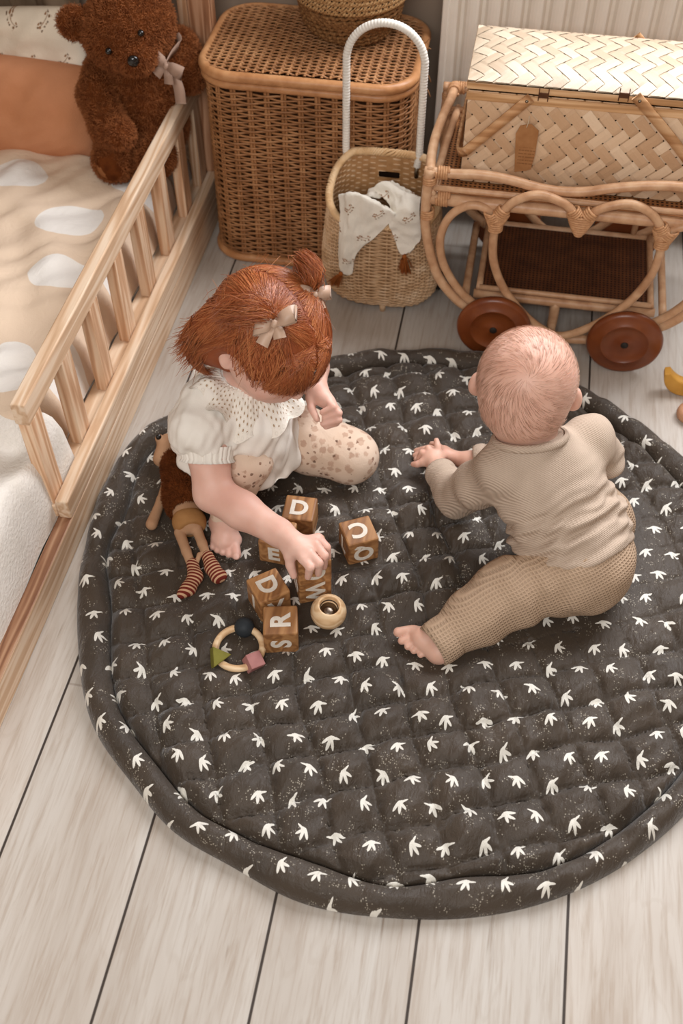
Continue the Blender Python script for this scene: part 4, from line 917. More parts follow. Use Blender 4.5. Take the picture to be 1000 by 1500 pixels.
# where the toys and the children weigh the padding down: (x, y, radius)
_press = [(*at(u_, v_, .015)[:2], r_) for u_, v_, r_ in ((350, 948, .062), (612, 938, .075), (640, 950, .06), (410, 915, .055), (395, 868, .055), (462, 862, .055), (400, 810, .05), (437, 775, .05), (532, 808, .05), (482, 905, .05), (330, 795, .06), (285, 850, .07), (262, 760, .07), (240, 690, .08), (510, 690, .09), (360, 700, .12), (640, 685, .07), (700, 920, .07), (740, 900, .09), (830, 870, .16), (880, 800, .14))]
def q_height(x, y):
    x = np.asarray(x, float); y = np.asarray(y, float); q = np.stack([x, y, 0*x], -1)
    wx, wy = x+.006*noise3(q, 7, 41), y+.006*noise3(q, 7, 42)
    a = (wx*QCA+wy*QSA-A0)/PA; b = (-wx*QSA+wy*QCA-B0)/PB
    sa, sb = np.abs(np.sin(PI*a)), np.abs(np.sin(PI*b)); puff = (sa**.34)*(sb**.34)
    h = .0030+.0270*puff
    seam = np.exp(-((np.minimum(sa, sb)-.25)/.22)**2)
    h = h+puff*.0034*noise3(q, 30, 43)+.0030*noise3(np.stack([x*1.6+y*.5, y*.8-x*.3, 0*x], -1), 62, 44)*seam+.0045*(noise3(q, 4.5, 45)*.5+.5)
    for x0, y0, x1, y1, hh, ww in _folds:
        dx, dy = x1-x0, y1-y0; L = math.hypot(dx, dy); t = np.clip(((x-x0)*dx+(y-y0)*dy)/L**2, 0, 1); d = np.hypot(x-x0-t*dx, y-y0-t*dy)
        h = h+hh*np.exp(-(d/ww)**2)*np.sin(PI*np.clip(t, .06, .94))**.5*.7
    for cx, cy, r_ in _press:
        k_ = np.exp(-(np.hypot(x-cx, y-cy)/r_)**4); h = h*(1-k_)+np.minimum(h, .013)*k_
    th = np.arctan2(y-QC[1], x-QC[0]); rho = np.hypot(x-QC[0], y-QC[1])/q_rad(th)
    bw = .082+.012*np.sin(th*9+2*np.sin(th*4)); c = 1-bw/2; t = (rho-c)/(bw/2)
    roll = .031*np.sqrt(np.clip(1-t*t, 0, 1))*(1+.10*np.sin(th*15+3*np.sin(th*4))+.05*np.sin(th*37+rho*60+2*np.sin(th*6))+.13*noise3(q, 9, 47)+.09*noise3(q, 26, 48))
    crease = np.clip((1-bw-rho)/.03, 0, 1)
    inner = h*np.where(rho < 1-bw, .25+.75*np.sqrt(crease), 0)
    return np.where(rho < 1-bw, np.maximum(inner, .002), np.maximum(roll, .002))
def q_at(x, y): return float(q_height(np.array([x]), np.array([y]))[0])
def quilt_mat():
    t = NT('bird_print_quilt', .5, .34); v = t.tc(); s = t.sep(v)
    S = 1/.0505; ca, sa = math.cos(.10), math.sin(.10)
    u_ = t.math('ADD', t.math('MULTIPLY', s[0], ca*S), t.math('MULTIPLY', s[1], sa*S)); v_ = t.math('SUBTRACT', t.math('MULTIPLY', s[1], ca*S), t.math('MULTIPLY', s[0], sa*S))
    iv = t.math('FLOOR', v_); odd = t.math('FLOORED_MODULO', iv, 2.0); u_ = t.math('ADD', u_, t.math('MULTIPLY', odd, .5)); iu = t.math('FLOOR', u_)
    w_ = t.white(t.comb(iu, iv, 4.0)); rc = t.sep(w_[1])
    x = t.math('SUBTRACT', t.math('SUBTRACT', t.math('FRACT', u_), .5), t.math('MULTIPLY', t.math('SUBTRACT', rc[0], .5), .26))
    y = t.math('SUBTRACT', t.math('SUBTRACT', t.math('FRACT', v_), .5), t.math('MULTIPLY', t.math('SUBTRACT', rc[1], .5), .26))
    alt = t.math('FLOORED_MODULO', t.math('ADD', iu, t.math('MULTIPLY', iv, 3.0)), 2.0)
    ang = t.math('ADD', t.math('MULTIPLY', t.math('SUBTRACT', rc[2], .5), .7), t.math('SUBTRACT', t.math('MULTIPLY', alt, .75), .15))
    cs, sn = t.math('COSINE', ang), t.math('SINE', ang)
    fl = t.math('SUBTRACT', t.math('MULTIPLY', t.math('GREATER_THAN', t.white(t.comb(iv, iu, 8.0))[0], .68), -2.0), -1.0)
    px = t.math('MULTIPLY', fl, t.math('ADD', t.math('MULTIPLY', x, cs), t.math('MULTIPLY', y, sn))); py = t.math('SUBTRACT', t.math('MULTIPLY', y, cs), t.math('MULTIPLY', x, sn))
    p = t.comb(px, py, 0.0); dm = None
    for (cx, cy), an, l, w2 in (((-.105, .010), .85, .175, .044), ((-.020, -.060), 1.40, .175, .046), ((.075, -.030), 2.1, .140, .042), ((.100, .105), .30, .150, .032), ((.02, .075), .5, .10, .060)):
        nd = t.n('Mapping', vector_type='TEXTURE'); t.L(p, nd.inputs[0]); nd.inputs[1].default_value = (cx, cy, 0); nd.inputs[2].default_value = (0, 0, an); nd.inputs[3].default_value = (l, w2, 1)
        d = t.vm('LENGTH', nd.outputs[0]); dm = d if dm is None else t.math('MINIMUM', dm, d)
    bird = t.math('SUBTRACT', 1.0, t.sm(dm, .93, 1.07))
    vo = t.n('TexVoronoi'); t.L(v, vo.inputs['Vector']); vo.inputs['Scale'].default_value = 330
    wh = t.math('MULTIPLY', t.sm(t.noise(v, 38, 2, .5, 1.2), .54, .60), t.math('GREATER_THAN', t.sep(vo.outputs['Color'])[0], .45))
    dots = t.math('MULTIPLY', t.math('SUBTRACT', 1.0, t.sm(vo.outputs['Distance'], .25, .42)), wh)
    base = t.ramp(t.noise(v, 9, 3), [(.3, '382e24'), (.7, '43372b')])
    c = t.mix(t.math('MULTIPLY', dots, .7), base, 'a9a090'); c = t.mix(bird, c, 'dcd7cc'); t.color(c)
    t.b.inputs['Sheen Weight'].default_value = .22; t.b.inputs['Sheen Roughness'].default_value = .45
    t.bump(t.math('ADD', t.noise(v, 900, 2), t.math('MULTIPLY', t.noise(t.mapping(v, scale=(1.5, .7, 1)), 70, 3, .6, .6), 5.0)), .35, .002); return t.m
th = np.arange(620)*2*PI/620; rr = np.concatenate([np.linspace(.004, .90, 150), np.linspace(.905, 1.0, 34)])
RHO, TH = np.meshgrid(rr, th, indexing='ij'); RR = RHO*q_rad(TH); X, Y_ = QC[0]+RR*np.cos(TH), QC[1]+RR*np.sin(TH)
Zq = q_height(X, Y_); top = np.stack([X, Y_, Zq], -1)
bot = np.stack([X[-1]-.004*np.cos(th), Y_[-1]-.004*np.sin(th), 0*th+.0006], -1)
qu = thing('play_mat', 'round dark olive quilted play mat printed with white birds on the floor', 'play mat', (QC[0], QC[1], 0))
M_quilt = quilt_mat(); nt = len(th); ksp = 134                              # ring where the gathered edge band starts, at the crease
bwid = .082+.012*np.sin(th*9+2*np.sin(th*4))
inner = RHO.copy()
def q_ring(rho): R_ = rho*q_rad(th); x = QC[0]+R_*np.cos(th); y = QC[1]+R_*np.sin(th); return np.stack([x, y, q_height(x, y)], -1)
ti = np.concatenate([np.linspace(.004, .93, 130), np.linspace(.94, 1.0, 12)]); IN = np.array([q_ring(t*(1-bwid)) for t in ti])
b = MB(); b.grid(IN, closed_v=True); b.add(IN[0], [tuple(range(nt))]); part('quilted_panel', b, M_quilt, qu)
ED = np.array([q_ring((1-bwid)+t*bwid) for t in (1-np.cos(np.linspace(0, PI, 34)))/2]); ED[0] = IN[-1]
b = MB(); b.grid(ED, closed_v=True); b.grid(np.stack([ED[-1], bot], 0), closed_v=True); b.add(bot, [tuple(range(nt))[::-1]]); part('gathered_edge', b, M_quilt, qu)
# ------------------------------------------------------------------ toys on the mat
M_blk = wood('block_wood', '79502f', '96683f', 'ad7f52', axis=1, ring=7, rough=.5, stretch=.10, vary=.25); M_ink = plain('white_print', 'd3c9bb', 'ded5c8', .7, .1, 200)
BS = .0545
def letter(ch, face_c, right, up, size, parent):
    cu = bpy.data.curves.new('letter', 'FONT'); cu.body = ch; cu.size = size/.72; cu.align_x = 'CENTER'; cu.align_y = 'CENTER'; cu.extrude = .0003; cu.offset = size*.048; cu.resolution_u = 6
    tmp = bpy.data.objects.new('letter', cu); COL.objects.link(tmp); dg = bpy.context.evaluated_depsgraph_get()
    me = bpy.data.meshes.new_from_object(tmp.evaluated_get(dg)); bpy.data.objects.remove(tmp); bpy.data.curves.remove(cu)
    r, u = unit(right), unit(up); n = np.cross(r, u); v = np.zeros(len(me.vertices)*3); me.vertices.foreach_get('co', v); v = v.reshape(-1, 3)
    mn, mx = v.min(0), v.max(0); v = v-(mn+mx)/2
    base = np.array(wloc(parent)); W = np.asarray(face_c)+v[:, :1]*r+v[:, 1:2]*u+(v[:, 2:]+.0003)*n-base
    me.vertices.foreach_set('co', W.ravel()); me.materials.clear(); me.materials.append(M_ink)
    o = bpy.data.objects.new('letter', me); COL.objects.link(o); o.parent = parent; return o
def block(FL, FR, z0, label, top=None, front=None, left=None):
    """cube whose front top edge the photo shows from FL to FR"""
    zt = z0+BS; a, c = at(*FL, zt), at(*FR, zt); e = unit(c-a); mid = (a+c)/2; back = V(-e[1], e[0], 0); cen = mid+back*BS/2
    M3 = np.stack([e, back, V(0, 0, 1)], 1); b = MB(); h = BS/2
    b.box((-h, -h, 0), (h, h, BS), (M3, V(cen[0], cen[1], z0)))
    o = part('letter_block', b, M_blk, bevel=.0032, origin=(cen[0], cen[1], z0)); tag(o, label, 'toy block', 'wooden letter blocks on the play mat')
    rots = {0: (1, 0, 0, 1), 90: (0, 1, -1, 0), 180: (-1, 0, 0, -1), 270: (0, -1, 1, 0)}
    for spec, n_, R_, U_ in ((top, V(0,0,1), e, back), (front, -back, e, V(0,0,1)), (left, -e, -back, V(0,0,1))):
        if spec:
            ch, rot = spec; q = rots[rot]; fc = V(cen[0], cen[1], z0+h)+n_*(h+.0001)
            letter(ch, fc, R_*q[0]+U_*q[1], R_*q[2]+U_*q[3], .031, o)
    return cen
QZ = .0132
cSR = block((384, 930), (437, 928), QZ, 'wooden block with R on top and S on the front, nearest the ring rattle', ('R', 90), ('S', 90))
cDV = block((382, 884), (424, 866), QZ, 'wooden block with a sideways lit D on top and a V on its shaded front', ('D', 270), ('V', 0), ('I', 0))
cCQ = block((512, 800), (554, 789), QZ, 'wooden block standing apart with an upside down C on top and Q in front', ('C', 180), ('Q', 180), ('L', 0))
cD = block((413, 759), (456, 764), QZ, 'wooden block with an upright D on top, farthest back of the blocks', ('D', 0), None)
cE = block((379, 793), (421, 801), QZ, 'wooden block half hidden under the girl\'s forearm with an E in front', None, ('E', 0))
cB = block((438, 857), (485, 848), QZ, 'wooden block with a sideways W, lower one of the stack under the girl\'s hand', None, ('W', 270), ('O', 0))
cA = block((437, 830), (485, 821), QZ+BS+.0006, 'wooden block the girl is setting down, upper one of the stack', None, ('C', 90))
# ring rattle
M_beech = wood('pale_beech', 'c79f74', 'dcb98f', 'e8cca6', axis=0, ring=8, rough=.4, vary=.05); M_char = plain('charcoal_paint', '23272b', '2b3034', .6, .25); M_green = plain('olive_paint', '6f6a2a', '7c7633', .6, .2, 60); M_pink = plain('dusty_pink_paint', '9d6a66', 'ac7772', .6, .2, 60)
rz = .0225; rc = at(350, 949, rz)
ring = thing('ring_rattle', 'wooden ring toy with black ball, olive prism and dusty pink cube lying on the mat', 'rattle', (rc[0], rc[1], QZ))
a = np.arange(72)*2*PI/72; RRg = .0375; b = MB(); b.tube(np.stack([rc[0]+RRg*np.cos(a), rc[1]+RRg*np.sin(a), rc[2]+.002*np.sin(a*1+.6)], 1), .0058, 14, closed=True); part('ring', b, M_beech, ring)
def on_ring(u, v):
    p = at(u, v, rz+.006); d = p-rc; d[2] = 0; return rc+unit(d)*RRg
pb = on_ring(357, 920); b = MB(); b.lathe([(.0165*math.sin(t), -.0165*math.cos(t)) for t in np.linspace(.02, PI-.02, 24)], pb+V(0, 0, .003), n=36); part('black_ball', b, M_char, ring)
pk = on_ring(372, 969); Mk = np.array(Matrix.Rotation(math.radians(38), 3, 'Z') @ Matrix.Rotation(math.radians(20), 3, 'X') @ Matrix.Rotation(math.radians(12), 3, 'Y')); b = MB(); b.box((-.0125,)*3, (.0125,)*3, (Mk, pk+V(0, 0, .003))); part('pink_cube', b, M_pink, ring, bevel=.0016)
pg = on_ring(318, 962); dg_ = unit(V(.38, -.30, .87)); e1 = unit(V(1, 0, 0)-dg_*dg_[0]); e2 = np.cross(dg_, e1); Mg = np.stack([e1, dg_, e2], 1); tri = [(-.0135, .0125), (-.0045, -.0195), (.0185, .0070)]
b = MB(); vv = np.array([(x, y_, z) for y_ in (-.0115, .0115) for x, z in tri]); b.add(vv@Mg.T+pg+V(0, 0, .004), [(0, 2, 1), (3, 4, 5), (0, 1, 4, 3), (1, 2, 5, 4), (2, 0, 3, 5)]); part('olive_prism', b, M_green, ring, bevel=.0014)
# round wooden rattle with a mirror hollow
kc = at(481, 896, QZ+.027); ax = unit(V(.10, -.10, 1)); rk = .0292
rat = thing('bead_rattle', 'round pale wooden rattle with an open hollow on top beside the stacked blocks', 'rattle', (kc[0], kc[1], QZ-.002))
prof = [(rk*math.sin(t), -rk*math.cos(t)*.93) for t in np.linspace(.02, PI-.72, 26)]; rt_, zt_ = prof[-1]
prof += [(rt_-.0012, zt_+.0010), (rt_-.0030, zt_+.0004), (rt_-.0036, zt_-.002), (rt_-.004, zt_-.014), (.0005, zt_-.015)]
b = MB(); b.lathe(prof, kc, ax, 48, cap=False); part('wooden_shell', b, M_beech, rat)
M_mir = NT('mirror', .28, .5); M_mir.color('8d7f72'); M_mir.b.inputs['Metallic'].default_value = 1
b = MB(); b.lathe([(.0005, .0006), (rt_-.0055, .0006), (rt_-.0055, 0)], kc+ax*(zt_-.0145), ax, 32, cap=False); part('mirror', b, M_mir.m, rat)
b = MB(); b.lathe([(rt_-.0042, -.0008), (rt_-.0055, -.0008), (rt_-.0055, .0008), (rt_-.0042, .0008)], kc+ax*(zt_-.0085), ax, 40, cap=False); part('dark_groove', b, plain('groove', '3b2a1c', '4a3524'), rat)
# toys at the right edge of the picture
M_yel = plain('ochre_paint', 'c18c3c', 'cf9a48', .55, .25, 40); M_pch = plain('peach_paint', 'b68563', 'c39270', .55, .25, 40)
pc_ = at(1004, 566, .028); b = MB(); P = []
for t in np.linspace(-1.25, 1.25, 30):
    P.append(pc_+V(.042*math.sin(t)*1.0, .010, .042-.052*math.cos(t)))
P = np.array(P); r_ = .016*np.cos(np.linspace(-1.25, 1.25, 30)*1.12)**.7+.001
G = []
for k, p in enumerate(P):
    t = np.linspace(-1.25, 1.25, 30)[k]; n_ = V(math.sin(t), 0, -math.cos(t)); G.append([p+n_*r_[k]*c_+V(0, s_*.011, 0) for c_, s_ in ((1, -.8), (1, .8), (.8, 1), (-.8, 1), (-1, .8), (-1, -.8), (-.8, -1), (.8, -1))])
b.grid(np.array(G), closed_v=True, flip=True); b.add(G[0], [tuple(range(8))]); b.add(G[-1], [tuple(range(8))[::-1]])
o = part('crescent_block', b, M_yel); tag(o, 'ochre yellow wooden crescent cut off by the right edge of the picture', 'toy')
pd = at(1008, 612, 0.0); b = MB(); b.lathe([(.001, 0), (.018, .0), (.0235, .004), (.0255, .012), (.0235, .020), (.018, .024), (.001, .024)], (pd[0], pd[1], 0), (0, 0, 1), 40, cap=False)
o = part('round_block', b, M_pch); tag(o, 'peach coloured round wooden block on the floor in front of the yellow crescent', 'toy')
# ------------------------------------------------------------------ people: shared materials
def skin_mat(name, c1, c2, red):
    t = NT(name, .48, .35); v = t.tc()
    c = t.ramp(t.noise(v, 24, 3), [(.3, c1), (.7, c2)]); c = t.mix(t.math('MULTIPLY', t.sm(t.noise(v, 9, 2), .45, .7), .35), c, red)
    t.color(c); t.b.inputs['Subsurface Weight'].default_value = .18; t.b.inputs['Subsurface Radius'].default_value = (.012, .005, .003); t.b.inputs['Subsurface Scale'].default_value = 1.0
    t.bump(t.noise(v, 600, 2), .08, .0006); return t.m
M_skin = skin_mat('fair_skin', 'd2a492', 'dfb6a5', 'ca9080'); M_skinb = skin_mat('baby_skin', 'cd9f8a', 'd9ae9a', 'c8907c')
M_nail = plain('nail', 'd9aa9a', 'e0b6a6', .3, .4)
def hand(B, wrist, palm, mcps, pips, tips, thumb, r=.0066, k=.006, rp=.015):
    """palm with five separate bent fingers"""
    B.cone(wrist, palm, rp*1.15, rp*1.1, .012)
    for i, m_ in enumerate(mcps):
        B.cone(palm, m_, rp*.72, r*1.35, .007)
    for m_, p_, t_ in zip(mcps, pips, tips):
        B.cone(m_, p_, r*1.18, r*1.08, .0018); B.cone(p_, t_, r*1.06, r*.86, .0016)
    B.cone(palm*.55+np.asarray(wrist)*.45, thumb[0], rp*.75, r*1.45, .007); B.cone(thumb[0], thumb[1], r*1.35, r*1.12, .003); B.cone(thumb[1], thumb[2], r*1.12, r*.9, .002)
# ------------------------------------------------------------------ the girl
girl = thing('person', 'red haired toddler girl in a cream blouse kneeling and setting down a block', 'person', (-.38, 1.24, .012))
gc = at(394, 489, .385); gy = (.8, -.6); pt = math.radians(25)
gf = V(gy[0]*math.cos(pt), gy[1]*math.cos(pt), -math.sin(pt)); GM = frame(gf, V(.2, .1, 1)); gr, gf, gu = GM[:, 0], GM[:, 1], GM[:, 2]
NB = V(-.372, 1.222, .272); CH = V(-.388, 1.222, .20); PE = V(-.405, 1.268, .098)
tr_ = unit(V(-.78, -.62, 0)); tf_ = V(.62, -.78, 0)
shR, shL = NB+tr_*.072+V(0,0,-.014), NB-tr_*.062+V(0,0,-.016)
elR, wrR = at(312, 722, .150), at(408, 780, .140); elL, wrL = at(458, 538, .195), at(462, 569, .205)
B = Body((-.58, .915, -.005), (-.10, 1.46, .52), .0021)
B.ell(gc, (.077, .091, .083), GM, .01); B.ell(gc+gf*.030-gu*.045, (.056, .056, .052), GM, .025); B.ell(gc+gf*.052-gu*.066, (.030, .026, .024), GM, .02)
for s in (1, -1):
    B.ell(gc+gf*.054+gr*s*.032-gu*.040, (.026, .022, .026), GM, .015)                    # cheeks
    B.ell(gc+gf*.083+gr*s*.030-gu*.014, (.013, .008, .008), GM, .008, sub=True)          # eye sockets
    B.ell(gc+gf*.076+gr*s*.030-gu*.015, (.0115, .0090, .0095), GM, .003)                 # lids
    ec = gc+gr*s*.072-gu*.026-gf*.004; B.ell(ec, (.008, .016, .023), GM, .006); B.ell(ec+gr*s*.008+gf*.002, (.005, .009, .014), GM, .004, sub=True)
B.cone(gc+gf*.083-gu*.012, gc+gf*.094-gu*.036, .0055, .0085, .008); B.ell(gc+gf*.092-gu*.038, (.0105, .008, .0075), GM, .006)
B.ell(gc+gf*.082-gu*.058, (.017, .008, .0045), GM, .004); B.ell(gc+gf*.080-gu*.066, (.014, .008, .0050), GM, .004); B.cone(gc+gf*.092-gu*.062+gr*.013, gc+gf*.092-gu*.062-gr*.013, .0016, .0016, .002, sub=True)
B.cone(NB+V(0,0,-.01), gc-gu*.05-gf*.012, .036, .040, .02)
B.chain([NB-V(0,0,.02), CH, PE], [.048, .062, .070], .03)
B.chain([NB-V(0,0,.02), shR, (shR+elR)/2+tr_*.004, elR], [.034, .034, .035, .031], .014); B.chain([elR, elR*.55+wrR*.45, wrR], [.0315, .0305, .0215], .010)
B.chain([NB-V(0,0,.02), shL, elL], [.034, .033, .028], .014); B.chain([elL, wrL], [.027, .0195], .010)
hand(B, wrR, at(434, 800, .150), [at(445, 819, .155), at(453, 810, .158), at(462, 798, .156), at(466, 789, .150)], [at(454, 831, .151), at(467, 825, .153), at(475, 814, .151), at(478, 802, .145)], [at(451, 845, .124), at(466, 840, .124), at(474, 830, .124), at(480, 815, .130)], [at(424, 813, .140), at(425, 828, .124), at(430, 843, .108)], .0068, rp=.0185)
hand(B, wrL, at(472, 582, .203), [at(477, 584, .207), at(483, 587, .203), at(486, 593, .196), at(487, 601, .188)], [at(488, 596, .205), at(496, 605, .197), at(496, 615, .187), at(492, 619, .178)], [at(472, 604, .196), at(475, 612, .187), at(473, 621, .178), at(477, 625, .172)], [at(455, 584, .200), at(456, 598, .194), at(464, 614, .184)], .0062, rp=.0145)
# legs and feet
hR, hL = PE+tr_*.035, PE-tr_*.04; knR, anR = at(359, 672, .150), at(333, 752, .058); knL, anL = at(512, 668, .060), V(-.36, 1.385, .045)
B.chain([hR, knR, anR], [.046, .036, .024], .015); B.chain([hL, knL], [.046, .038], .015); B.cone(knL, anL, .036, .022, .01)
he = at(325, 766, .030); bl = at(330, 793, .026); B.cone(anR, he, .023, .021, .014); B.cone(anR, bl, .022, .017, .014); B.cone(he, bl, .020, .016, .012); B.cone(at(319, 790, .024), at(343, 791, .024), .0125, .0135, .008)
for (a_, b_, r_) in (((343, 796, .024), (346, 813, .023), .0092), ((335, 797, .023), (335, 812, .022), .0070), ((327, 796, .022), (326, 809, .021), .0066), ((320, 795, .021), (318, 806, .020), .0063), ((314, 793, .020), (311, 802, .019), .0060)): B.cone(at(*a_), at(*b_), r_*1.05, r_*.95, .0022)
B.cone(anL, V(-.42, 1.40, .03), .022, .016, .01)
gv = B.mesh(2); gbody = body_part('body', gv, M_skin, girl)
b = MB(); q = at(346, 815, .0295); b.lathe([(.0005, .0012), (.004, .0008), (.0052, 0)], q, (.05, -.6, .8), 16, cap=False); part('toenail', b, M_nail, girl)
# leggings
def legging_mat():
    t = NT('floral_leggings', .9, .1); v = t.tc(); c = t.ramp(t.noise(v, 18, 2), [(.3, 'cdb39d'), (.7, 'd8c1ad')])
    for sc_q, lo, hi, cols, th_ in ((62, .30, .44, ('ab8a75', 'bc9d88'), .25), (88, .20, .28, ('5c4438', '8b6552'), .60)):
        vo = t.n('TexVoronoi'); d_ = t.vm('ADD', v, t.vm('SCALE', t.comb(0, 0, 0))) if False else v
        t.L(d_, vo.inputs['Vector']); vo.inputs['Scale'].default_value = sc_q; vo.inputs['Randomness'].default_value = 1
        dd = t.math('ADD', vo.outputs['Distance'], t.math('MULTIPLY', t.math('SUBTRACT', t.noise(v, 240, 2), .5), .45))
        cs = t.sep(vo.outputs['Color']); m_ = t.math('MULTIPLY', t.math('SUBTRACT', 1.0, t.sm(dd, lo, hi)), t.math('GREATER_THAN', cs[0], th_))
        c = t.mix(t.math('MULTIPLY', m_, .85), c, t.mix(cs[1], cols[0], cols[1]))
    t.color(c); t.bump(t.math('ADD', t.noise(v, 700, 2), t.math('MULTIPLY', t.noise(v, 45, 3, .6, .8), 3.0)), .25, .0018); return t.m
B = Body((-.56, 1.02, .0), (-.10, 1.46, .30), .003)
B.chain([PE-V(0,0,.015), PE+V(0,0,.02)], [.074, .068], .02); B.chain([hR, knR*.5+hR*.5, knR], [.060, .052, .045], .02); B.cone(knR, anR, .044, .030, .014, cut=[(at(331, 770, .04), (anR-knR))])
B.chain([hL, hL*.45+knL*.55, knL], [.062, .055, .0465], .02); B.ell(knL, (.050, .044, .046), None, .02); B.chain([knL, anL], [.044, .030], .014)
lv, lf_ = B.mesh(2); N = normals(lv, lf_); lv = lv+N*(noise3(lv*V(1, 1, .6), 42, 71)*.0016*np.exp(-((np.linalg.norm(lv-hL, axis=1)-.09)/.05)**2)+noise3(lv, 22, 72)*.0008)[:, None]
lv[:, 2] = np.maximum(lv[:, 2], .014); body_part('leggings', (lv, lf_), legging_mat(), girl)
# blouse
M_blo = plain('cream_jersey', 'e0d8cd', 'e8e1d8', .88, .12, 14, .22, 500, .001)
sl0 = shR+V(0, 0, .004); cu = at(304, 664, .196); sd = unit(cu-sl0)
B = Body((-.60, 1.02, .04), (-.14, 1.46, .36), .003); hem_n = unit(V(.05, .0, -1)); hz = .083
B.cone(NB+V(0,0,-.012), CH, .056, .074, .02, cut=[(NB+V(0, 0, .014)+tf_*.0, unit(gc-NB))]); B.ell(CH, (.082, .070, .075), np.stack([tr_, tf_, V(0,0,1)], 1), .03)
B.cone(CH, PE+V(0, 0, .02), .074, .098, .03); B.cone(PE+V(0,0,.03), PE+V(0,0,-.03)+tr_*.015, .094, .114, .03)
B.cone(CH+tf_*.04, PE+tf_*.070+V(.0, 0, .0), .05, .062, .03)
B.ell((sl0+cu)/2+tr_*.012+V(0,0,.002), (.052, .050, .056), frame(sd, V(0, 0, 1)), .02, cut=[(cu-sd*.004, sd)])
B.cone(sl0, cu, .044, .040, .015, cut=[(cu-sd*.002, sd)])
B.ell((shL+elL)/2+V(0, 0, .004), (.038, .038, .042), None, .02); B.plane((0, 0, hz), (0, 0, -1))
bv, bf = B.mesh(2); N = normals(bv, bf)
low = np.clip((.19-bv[:, 2])/.10, 0, 1); ang = np.arctan2(bv[:, 1]-PE[1], bv[:, 0]-PE[0])
near = np.exp(-((np.linalg.norm(bv-cu, axis=1)-.03)/.03)**2)
bv = bv+N*((.0036*np.sin(ang*9+3*np.sin(ang*2.3)+bv[:, 2]*20+noise3(bv, 6, 80))*low+.0034*noise3(bv*V(1,1,.7), 19, 81)+.0022*noise3(bv*V(1, 1, .5), 55, 82))+near*.0022*np.sin(np.arctan2((bv-cu)@np.cross(sd, V(0,0,1)), (bv-cu)@V(0, 0, 1))*11))[:, None]
blo = body_part('blouse', (bv, bf), M_blo, girl)
# elastic cuff with a small frill
x_, y_ = unit(np.cross(sd, V(0, 0, 1))), None; y_ = np.cross(sd, x_); a = np.arange(180)*2*PI/180; G = []
for t, r_ in ((-.014, .0455), (-.006, .0430), (.0, .0425), (.007, .0405), (.013, .0445), (.0135, .0425), (.004, .0365), (-.010, .036)):
    w_ = 1+.022*np.sin(a*30)+.012*np.sin(a*47+1); G.append(cu+sd*t+((r_*w_)[:, None])*(x_*np.cos(a)[:, None]+y_*np.sin(a)[:, None]))
b = MB(); b.grid(np.array(G), closed_v=True); part('sleeve_cuff', b, M_blo, blo)
# ruffled eyelet collar laid over the shoulders
def eyelet_mat():
    t = NT('eyelet_cotton', .9, .1); v = t.tc('UV'); s = t.sep(v)
    cell = t.comb(t.math('FRACT', s[0]), t.math('FRACT', t.math('ADD', s[1], t.math('MULTIPLY', t.math('FLOORED_MODULO', t.math('FLOOR', s[0]), 2.0), .5))))
    d = t.vm('DISTANCE', cell, (.5, .5, 0)); hole = t.math('MULTIPLY', t.math('SUBTRACT', 1.0, t.sm(d, .15, .21)), t.math('LESS_THAN', t.math('ABSOLUTE', t.math('SUBTRACT', s[1], 3.0)), 2.0)); rim = t.math('SUBTRACT', 1.0, t.sm(t.math('ABSOLUTE', t.math('SUBTRACT', d, .26)), .03, .10))
    t.color(t.mix(hole, t.ramp(t.noise(t.tc(), 30, 2), [(.3, 'e0d7ca'), (.7, 'e8e0d5')]), 'a98e72')); t.bump(t.math('SUBTRACT', rim, t.math('MULTIPLY', hole, 1.5)), .5, .0012); return t.m
na, nr = 360, 26; a = np.arange(na)*2*PI/na; nu = unit(gc-gu*.05-NB+V(0, 0, .08)); nx = tr_; ny = unit(np.cross(nu, nx)); rows = []; uv = []
from mathutils.bvhtree import BVHTree
bvh = BVHTree.FromPolygons(bv.tolist(), bf.tolist())
drop = np.zeros((nr, na))
for j in range(nr):
    t = j/(nr-1)
    for i in range(na):
        R_ = .045+t*.055; p0 = NB+V(0,0,.014)+(nx*math.cos(a[i])*1.02+ny*math.sin(a[i]))*R_
        loc = bvh.ray_cast(Vector(p0+nu*.10), Vector(-nu), .25)[0]; h_ = (np.array(loc)-p0)@nu if loc is not None else -.06
        drop[j, i] = min(max(h_, -.004-.055*t), .004+.034*t)
for _ in range(3): drop = (drop+np.roll(drop, 3, 1)+np.roll(drop, -3, 1)+np.vstack([drop[:1], drop[:-1]])+np.vstack([drop[1:], drop[-1:]]))/5
for j in range(nr):
    t = j/(nr-1); pts = []
    for i in range(na):
        wav = math.sin(a[i]*11+1.2*math.sin(a[i]*2)); R_ = .045+t*(.049+.006*math.cos(a[i]*11+1.2*math.sin(a[i]*2)))
        pts.append(NB+V(0,0,.014)+(nx*math.cos(a[i])*1.02+ny*math.sin(a[i]))*R_+nu*(drop[j, i]+.006+.007*t*wav+.0012*math.sin(a[i]*46)*(1-t))); uv.append((i*84/na, t*6.0))
    rows.append(pts)
P = np.array(rows); T1, T2 = np.gradient(P, axis=0), np.gradient(P, axis=1); N = np.cross(T1, T2); N /= np.linalg.norm(N, axis=2, keepdims=True)
uvg = np.array(uv).reshape(nr, na, 2); b = MB(); b.grid(P, closed_v=True, uv=uvg); b.grid(P-N*.0018, closed_v=True, uv=uvg, flip=True); part('eyelet_collar', b, eyelet_mat(), blo)
b = MB()
for k in range(3):
    aa = np.arange(400)*2*PI/400; R_ = .0435+.0008*np.sin(aa*60+k); b.tube(NB+V(0,0,.0165+.0035*k)+(nx*1.02)*(R_*np.cos(aa))[:, None]+ny*(R_*np.sin(aa))[:, None], .0021, 5, closed=True)
part('gathered_neckline', b, M_blo, blo)
